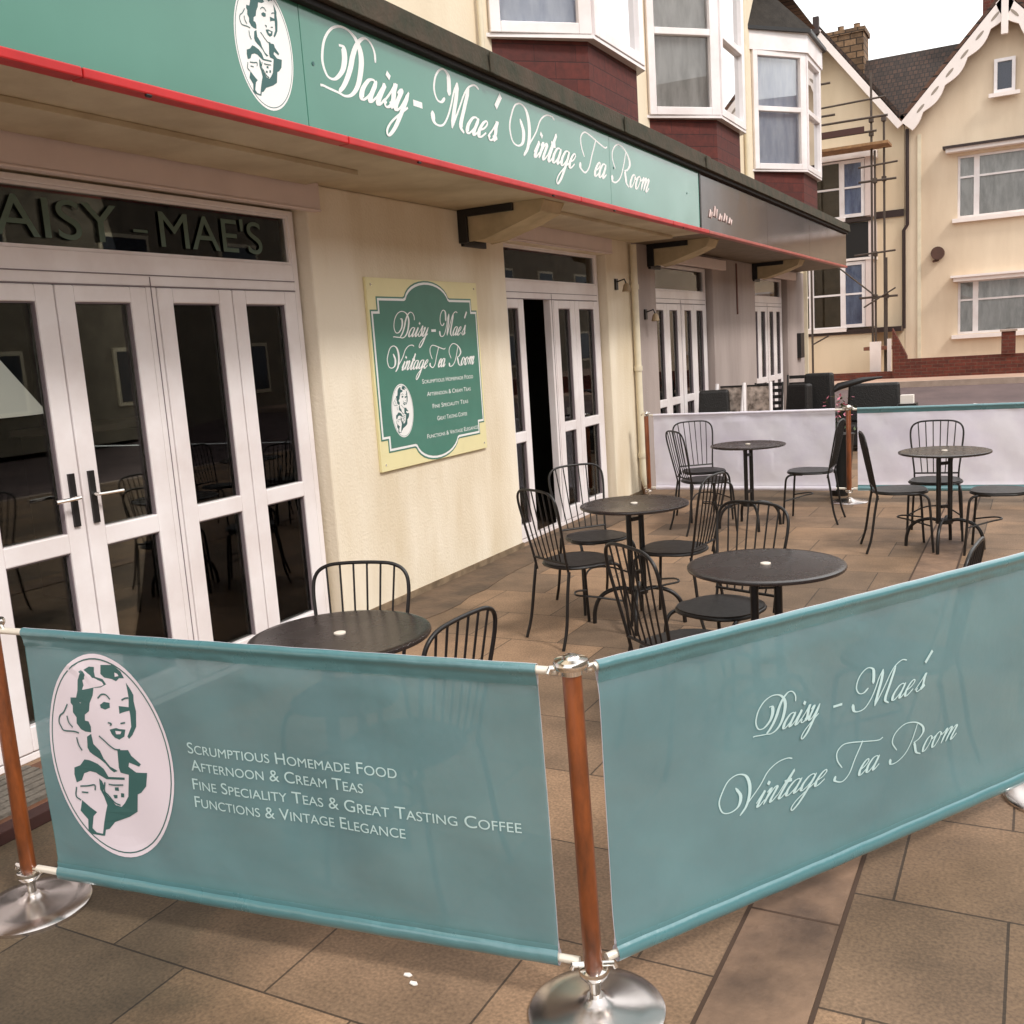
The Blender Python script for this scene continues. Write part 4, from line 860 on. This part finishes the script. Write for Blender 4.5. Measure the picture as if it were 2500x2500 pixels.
# ================================================================ THE GABLED HOUSES
GZ = .44
def house_window(B, y, x0, x1, z0, z1, mull, trans, depth=.12, curtain=CURTG, glass=GLASSF, frame=.055, sill=True, reveal=.07):
    """casement window set in the wall face y (towards -y)"""
    mb = MB(); ya, yb = y-.012, y+.05
    mb.box(x0, ya, z0, x0+frame, yb, z1); mb.box(x1-frame, ya, z0, x1, yb, z1)
    mb.box(x0+frame, ya, z0, x1-frame, yb, z0+frame); mb.box(x0+frame, ya, z1-frame, x1-frame, yb, z1)
    xs = [x0+frame]+[c for mm in mull for c in (mm-.06, mm+.06)]+[x1-frame]
    for mm in mull: mb.box(mm-.06, ya, z0+frame, mm+.06, yb, z1-frame)
    zz = [z0+frame]+([trans-.022, trans+.022] if trans else [])+[z1-frame]
    if trans:
        for i in range(0, len(xs), 2): mb.box(xs[i], ya+.004, trans-.022, xs[i+1], yb, trans+.022)
    o = mb.build('window', UPVC, B)
    gl = MB()
    for i in range(0, len(xs), 2):
        for j in range(0, len(zz), 2): gl.box(xs[i], y+.012, zz[j], xs[i+1], y+.02, zz[j+1])
    gl.build('pane', glass, o)
    mb = MB(); mb.box(x0+.01, y+.06, z0+.02, x1-.01, y+.075, z1-.02); mb.build('curtain', curtain, o)
    if sill: mb = MB(); mb.box(x0-.1, y-.10, z0-.09, x1+.1, y-.013, z0-.005); mb.build('sill', BARGE, o)
    return o
def cut_wall(mb, x0, x1, z0, z1, y, t, holes):
    """front wall (y to y+t) with rectangular holes, horizontal bands"""
    zs = sorted({z0, z1, *[h[2] for h in holes], *[h[3] for h in holes]})
    for a, b in zip(zs[:-1], zs[1:]):
        c = x0
        for h in sorted(holes):
            if h[2] <= a and h[3] >= b:
                if h[0] > c: mb.box(c, y, a, h[0], y+t, b)
                c = h[1]
        if c < x1: mb.box(c, y, a, x1, y+t, b)
# ---- right house
HR = thing('house', 'cream house on the right with a white scalloped bargeboard gable', 'house', (3.05, 26, GZ))
mb = MB(); y = 26
cut_wall(mb, .96, 5.16, GZ, 6.25, y, .3, [(2.10, 4.25, 4.0, 5.40), (2.12, 4.25, 1.33, 2.58)])
mb.prism([(.96, y, 6.25), (5.16, y, 6.25), (3.05, y, 8.42)], (0, .3, 0))
mb.box(.97, y+.3, GZ, 1.2, 33, 6.2); mb.box(4.9, y+.3, GZ, 5.15, 33, 6.2)
mb.build('wall', HOUSE, HR)
house_window(HR, y+.10, 2.10, 4.25, 4.0, 5.40, [2.50, 3.75], 4.92, sill=False)
house_window(HR, y+.10, 2.12, 4.25, 1.33, 2.58, [2.50, 3.75], 2.12, sill=False)
house_window(HR, y-.09, 2.84, 3.27, 6.62, 7.35, [], None, curtain=mat('dark_blue_blind', lin(96, 98, 118), .8), frame=.07)
for z, x0, dark in ((5.56, 1.80, 1), (2.64, 1.98, 0)):
    mb = MB(); mb.box(x0, y-.30, z, 4.5, y-.001, z+.05, 1 if dark else 0); mb.box(x0+.06, y-.24, z-.09, 4.44, y-.001, z-.001, 0)
    mb.build('window_hood', [BARGE, PIPED], HR)
for z, x0 in ((3.90, 2.0), (1.23, 2.0)): mb = MB(); mb.box(x0, y-.12, z, 4.4, y-.001, z+.09); mb.build('sill', BARGE, HR)
def barge(B, xa, za, xs, s, y, mat_, wavy=True, dep=.06):
    """bargeboard from the apex (xa, za) down to (xs[0], xs[1]); wavy lower edge"""
    dx, dz = xs[0]-xa, xs[1]-za; Ln = sqrt(dx*dx+dz*dz); tx, tz = dx/Ln, dz/Ln; nx, nz = (tz, -tx) if dx > 0 else (-tz, tx)
    if nz > 0: nx, nz = -nx, -nz
    n = 60 if wavy else 2; up_, lo = [], []
    for i in range(n+1):
        f = i/n; px, pz = xa+dx*f, za+dz*f
        w_ = s*(1+(.36*abs(sin(f*Ln*4.6)) if wavy else 0))
        up_.append((px, y, pz)); lo.append((px+nx*w_, y, pz+nz*w_))
    mb = MB()
    for i in range(n):
        a, b, c, d = up_[i], up_[i+1], lo[i+1], lo[i]
        mb.hexa([a, b, c, d], [(p[0], p[1]+dep, p[2]) for p in (a, b, c, d)])
    o = mb.build('bargeboard', mat_, B)
    if wavy:
        mb = MB()
        k = int(Ln/.45)
        for i in range(1, k):
            f = i/k; c = Vector((xa+dx*f+nx*s*.62, y-.004, za+dz*f+nz*s*.62)); T = Vector((tx, 0, tz)); N = Vector((nx, 0, nz))
            mb.prism([tuple(c+T*.12*cos(a)+N*.03*sin(a)) for a in [2*pi*q/12 for q in range(12)]], (0, .003, 0))  # thin grey ovals, the shade of carved slots put into their colour
        mb.build('slot_shade', mat('painted_slot_shade', lin(150, 138, 126), .8), o)
    return o
barge(HR, 3.05, 8.62, (.92, 6.28), .25, y-.36, BARGE); barge(HR, 3.05, 8.62, (5.20, 6.28), .25, y-.36, BARGE)
mb = MB(); mb.box(2.98, y-.40, 7.78, 3.12, y-.30, 9.0); mb.build('finial', BARGE, HR, bevel=.01)
mb = MB()
for s, xe in ((-1, .88), (1, 5.24)):
    a = (3.05, 8.66); b = (xe, 6.26)
    mb.hexa([(a[0], y-.34, a[1]), (b[0], y-.34, b[1]), (b[0], 33, b[1]), (a[0], 33, a[1])], [(a[0], y-.34, a[1]+.09), (b[0]+s*.06, y-.34, b[1]+.06), (b[0]+s*.06, 33, b[1]+.06), (a[0], 33, a[1]+.09)])
mb.build('roof', ROOFB, HR)
mb = MB(); mb.box(2.52, 27.6, 8.0, 3.9, 28.4, 9.75); mb.box(2.48, 27.56, 9.75, 3.94, 28.44, 9.85); mb.build('chimney', BRICK, HR)
mb = MB(); mb.tube([(1.02, y-.06, 6.15), (1.02, y-.06, 3.98), (.94, y-.06, 3.86), (.94, y-.06, 1.55)], .042, 10); mb.build('drainpipe', PIPED, HR, smooth=True)
mb = MB(); mb.box(1.24, y-.03, GZ, 1.32, y-.001, 6.0); mb.build('pale_strip', PIPE, HR)
mb = MB(); mb.tube([(1.69, y-.16, 3.25), (1.69, y-.001, 3.25)], .15, 20); mb.tube([(1.69, y-.001, 3.1), (1.60, y-.12, 3.07)], .03, 8); mb.build('wall_lamp', mat('brown_bulkhead', lin(84, 54, 42), .5, var=.3), HR, smooth=True)
# ---- left house
HL = thing('house', 'ochre cream house with dark timber bands and bay windows behind the scaffolding', 'house', (-.96, 26, GZ))
mb = MB(); y = 26
mb.box(-2.86, y, GZ, .95, y+.3, 6.25); mb.prism([(-2.86, y, 6.25), (.95, y, 6.25), (-.96, y, 8.62)], (0, .3, 0)); mb.box(-2.85, y+.3, GZ, -2.6, 33, 6.2)
mb.build('wall', HOUSE2, HL)
yb = 25.5
mb = MB(); mb.box(-1.95, yb, GZ, .28, y, 1.50); mb.build('bay_base', HOUSE2, HL)
mb = MB(); mb.box(-2.0, yb-.04, 1.50, .93, yb+.05, 1.62); mb.build('timber_band', PIPED, HL)
mb = MB(); mb.box(.28, yb+.05, 1.50, .93, y-.001, 1.62); mb.build('timber_band', PIPED, HL)
mb = MB(); mb.box(.30, y-.05, 4.20, .94, y-.001, 4.36); mb.build('timber_band', PIPED, HL)
mb = MB(); mb.box(-2.0, yb-.03, 4.14, .30, yb+.04, 4.22); mb.build('timber_band', PIPED, HL)
mb = MB(); mb.box(-1.9, yb+.01, 3.28, .20, y, 4.12); mb.build('spandrel_panel', BLACKD, HL)
mb = MB(); mb.box(-1.95, yb, 1.62, -1.75, y, 3.24); mb.build('bay_post', BOX, HL)
mb = MB(); mb.box(.13, yb, 1.66, .28, y-.001, 3.24); mb.build('bay_post', BOX, HL)
mb = MB(); mb.box(.20, yb+.01, 3.32, .33, y-.001, 4.12); mb.build('bay_post', BOX, HL)
mb = MB(); mb.box(.13, yb, 4.26, .28, y-.001, 5.6); mb.build('bay_post', BOX, HL)
mb = MB(); mb.box(-1.95, yb, 4.26, -1.75, y-.001, 5.6); mb.build('bay_post', BOX, HL)
mb = MB(); mb.box(-1.95, yb-.02, 3.24, .34, y-.001, 3.30); mb.build('bay_trim', BARGE, HL)
mb = MB(); mb.box(-1.95, yb-.05, 5.6, .36, y-.001, 5.78); mb.build('bay_trim', BARGE, HL)
house_window(HL, yb+.03, -1.74, -.42, 1.66, 3.22, [-1.15], 2.46, curtain=CURTB, frame=.04); house_window(HL, yb+.03, -.42, .12, 1.66, 3.22, [], 2.46, curtain=CURTBL, sill=False, frame=.08)
house_window(HL, yb+.03, -1.74, -.42, 4.26, 5.58, [-1.05], 4.95, curtain=CURTB, frame=.04); house_window(HL, yb+.03, -.42, .12, 4.26, 5.58, [], 4.95, curtain=CURTBL, sill=False, frame=.08)
barge(HL, -.96, 8.72, (.96, 6.24), .15, y-.36, BARGE, wavy=False); barge(HL, -.96, 8.72, (-2.9, 6.24), .15, y-.36, BARGE, wavy=False)
mb = MB(); mb.box(-1.03, y-.42, 8.55, -.89, y-.28, 8.95); mb.box(-1.06, y-.40, 7.75, -.87, y-.30, 8.35); mb.build('finial', PIPED, HL, bevel=.01)
mb = MB()
for s, xe in ((-1, -2.95), (1, 1.0)):
    a = (-.96, 8.74); b = (xe, 6.24)
    mb.hexa([(a[0], y-.34, a[1]), (b[0], y-.34, b[1]), (b[0], 33, b[1]), (a[0], 33, a[1])], [(a[0], y-.34, a[1]+.09), (b[0]+s*.06, y-.34, b[1]+.06), (b[0]+s*.06, 33, b[1]+.06), (a[0], 33, a[1]+.09)])
mb.prism([(-1.6, 26.3, 6.3), (-1.6, 28.4, 8.42), (-1.6, 31, 6.3)], (4.6, 0, 0))
mb.build('roof', ROOFT, HL)
mb = MB(); mb.box(-1.12, 28.0, 7.2, -.23, 28.8, 9.05); mb.box(-1.16, 27.96, 9.05, -.19, 28.84, 9.17); ch = mb.build('chimney', STONE, HL)
for x in (-.85, -.45):
    mb = MB(); mb.lathe([(.09, 9.17), (.075, 9.34), (.09, 9.36)], x, 28.4, 12); mb.build('chimney_pot', STONE, ch)
# ---- garden wall
GW = thing('garden_wall', 'low red-brown brick wall with pier before the cream houses', 'wall', (3, 24, GZ))
mb = MB(); mb.box(1.22, 23.9, .4, 9, 24.12, .88); mb.hexa([(.92, 23.9, .4), (1.22, 23.9, .4), (1.22, 24.12, .4), (.92, 24.12, .4)], [(.92, 23.9, 1.58), (1.22, 23.9, .95), (1.22, 24.12, .95), (.92, 24.12, 1.58)]); mb.box(-1.9, 23.95, .4, .92, 24.1, .62); mb.build('brickwork', BRICK, GW)
mb = MB(); mb.box(3.12, 23.86, .88, 3.39, 24.14, 1.36); mb.build('pier', BRICK, GW)
mb = MB(); mb.box(3.09, 23.83, 1.36, 3.42, 24.17, 1.40); mb.build('pier_cap', KERB, GW)
mb = MB(); mb.box(.38, 24.3, .42, .62, 24.4, 1.30); mb.box(.76, 24.3, .42, .84, 24.4, 1.35); o = mb.build('gate_board', BARGE); tag(o, 'pale gate boards at the foot of the scaffolding', 'gate')
# ---- scaffolding
SC = thing('scaffolding', 'tube scaffolding with planks in front of the ochre cream house', 'scaffolding', (.4, 24.9, .46))
def pole(a, b, r=.026, m=GALV, nm='scaffold_tube'):
    mb = MB(); mb.tube([a, b], r, 8); return mb.build(nm, m, SC, smooth=True)
for x, y_, z0, z1 in ((.34, 25.1, .46, 7.36), (.45, 24.8, .46, 5.6), (.69, 24.8, .46, 3.2), (-1.0, 24.8, .46, 7.3), (-1.9, 24.8, .46, 7.0), (.60, 25.2, .46, 6.4)): pole((x, y_, z0), (x, y_, z1))
for z, x0, x1 in ((6.51, -1.9, -.4), (6.32, -1.9, .74), (6.02, -1.9, .5), (4.93, .1, .92), (2.32, .1, .94), (7.22, -1.9, -.5)): pole((x0, 24.75, z), (x1, 24.75, z-.0+.0))
for a, b in (((-.42, 24.7, 3.12), (.45, 24.7, 2.35)), ((-1.0, 24.7, 1.3), (-.6, 24.7, 1.5)), ((.2, 24.7, 2.1), (.9, 24.7, 2.5))): pole(a, b, .018)
for x, y_, z in ((.34, 25.1, 6.32), (.45, 24.8, 4.93), (.69, 24.8, 2.32), (.45, 24.8, 2.32), (.34, 25.1, 6.02), (-1.0, 24.8, 6.32), (-1.0, 24.8, 6.51), (.60, 25.2, 6.32), (.45, 24.8, 3.3), (.60, 25.2, 5.0)):
    mb = MB(); mb.box(x-.05, y_-.08, z-.05, x+.05, y_+.04, z+.06); mb.build('coupler', GALV, SC, bevel=.01)
for z, x0, x1 in ((6.68, -.9, .7), (5.25, .1, .95), (3.3, .0, .9)): pole((x0, 24.72, z), (x1, 24.72, z+.04), .022)
mb = MB(); mb.box(-1.95, 24.6, 5.70, .76, 25.3, 5.76); mb.build('plank', PLANK, SC)
mb = MB(); mb.box(-1.95, 24.56, 5.98, .26, 24.6, 6.12); mb.build('toe_board', mat('dark_toe_board', lin(70, 40, 34), .7), SC)
mb = MB(); mb.box(.2, 24.6, 1.10, .95, 25.2, 1.18); mb.build('plank', mat('rusty_plank', lin(120, 76, 58), .8), SC)

# ================================================================ THE STREET OPPOSITE (seen in the glass and the glossy signs)
OP = thing('terraced_houses', 'brick terrace across the street, seen only as reflections', 'building', (19, 20, 0))
mb = MB(); mb.box(17, -25, 0, 25, 62, 6.6); mb.build('wall', mat('grey_brown_roughcast', lin(142, 132, 116), .9, var=.3, vscale=2), OP)
mb = MB(); mb.prism([(16.7, -25, 6.6), (25.3, -25, 6.6), (21, -25, 9.6)], (0, 87, 0)); mb.build('roof', ROOFB, OP)
yy = -24
while yy < 60:
    for z0, z1 in ((.9, 2.4), (3.8, 5.3)):
        mb = MB(); mb.box(16.95, yy, z0, 17.02, yy+1.6, z1); wn = mb.build('window', PIPE, OP)
        mb = MB(); mb.box(16.93, yy+.1, z0+.1, 16.949, yy+1.5, z1-.1); mb.build('pane', mat('dark_pane', lin(60, 66, 74), .1), wn) if yy < -23.9 and z0 < 1 else mb.build('pane', bpy.data.materials['dark_pane'], wn)
    yy += 4.2
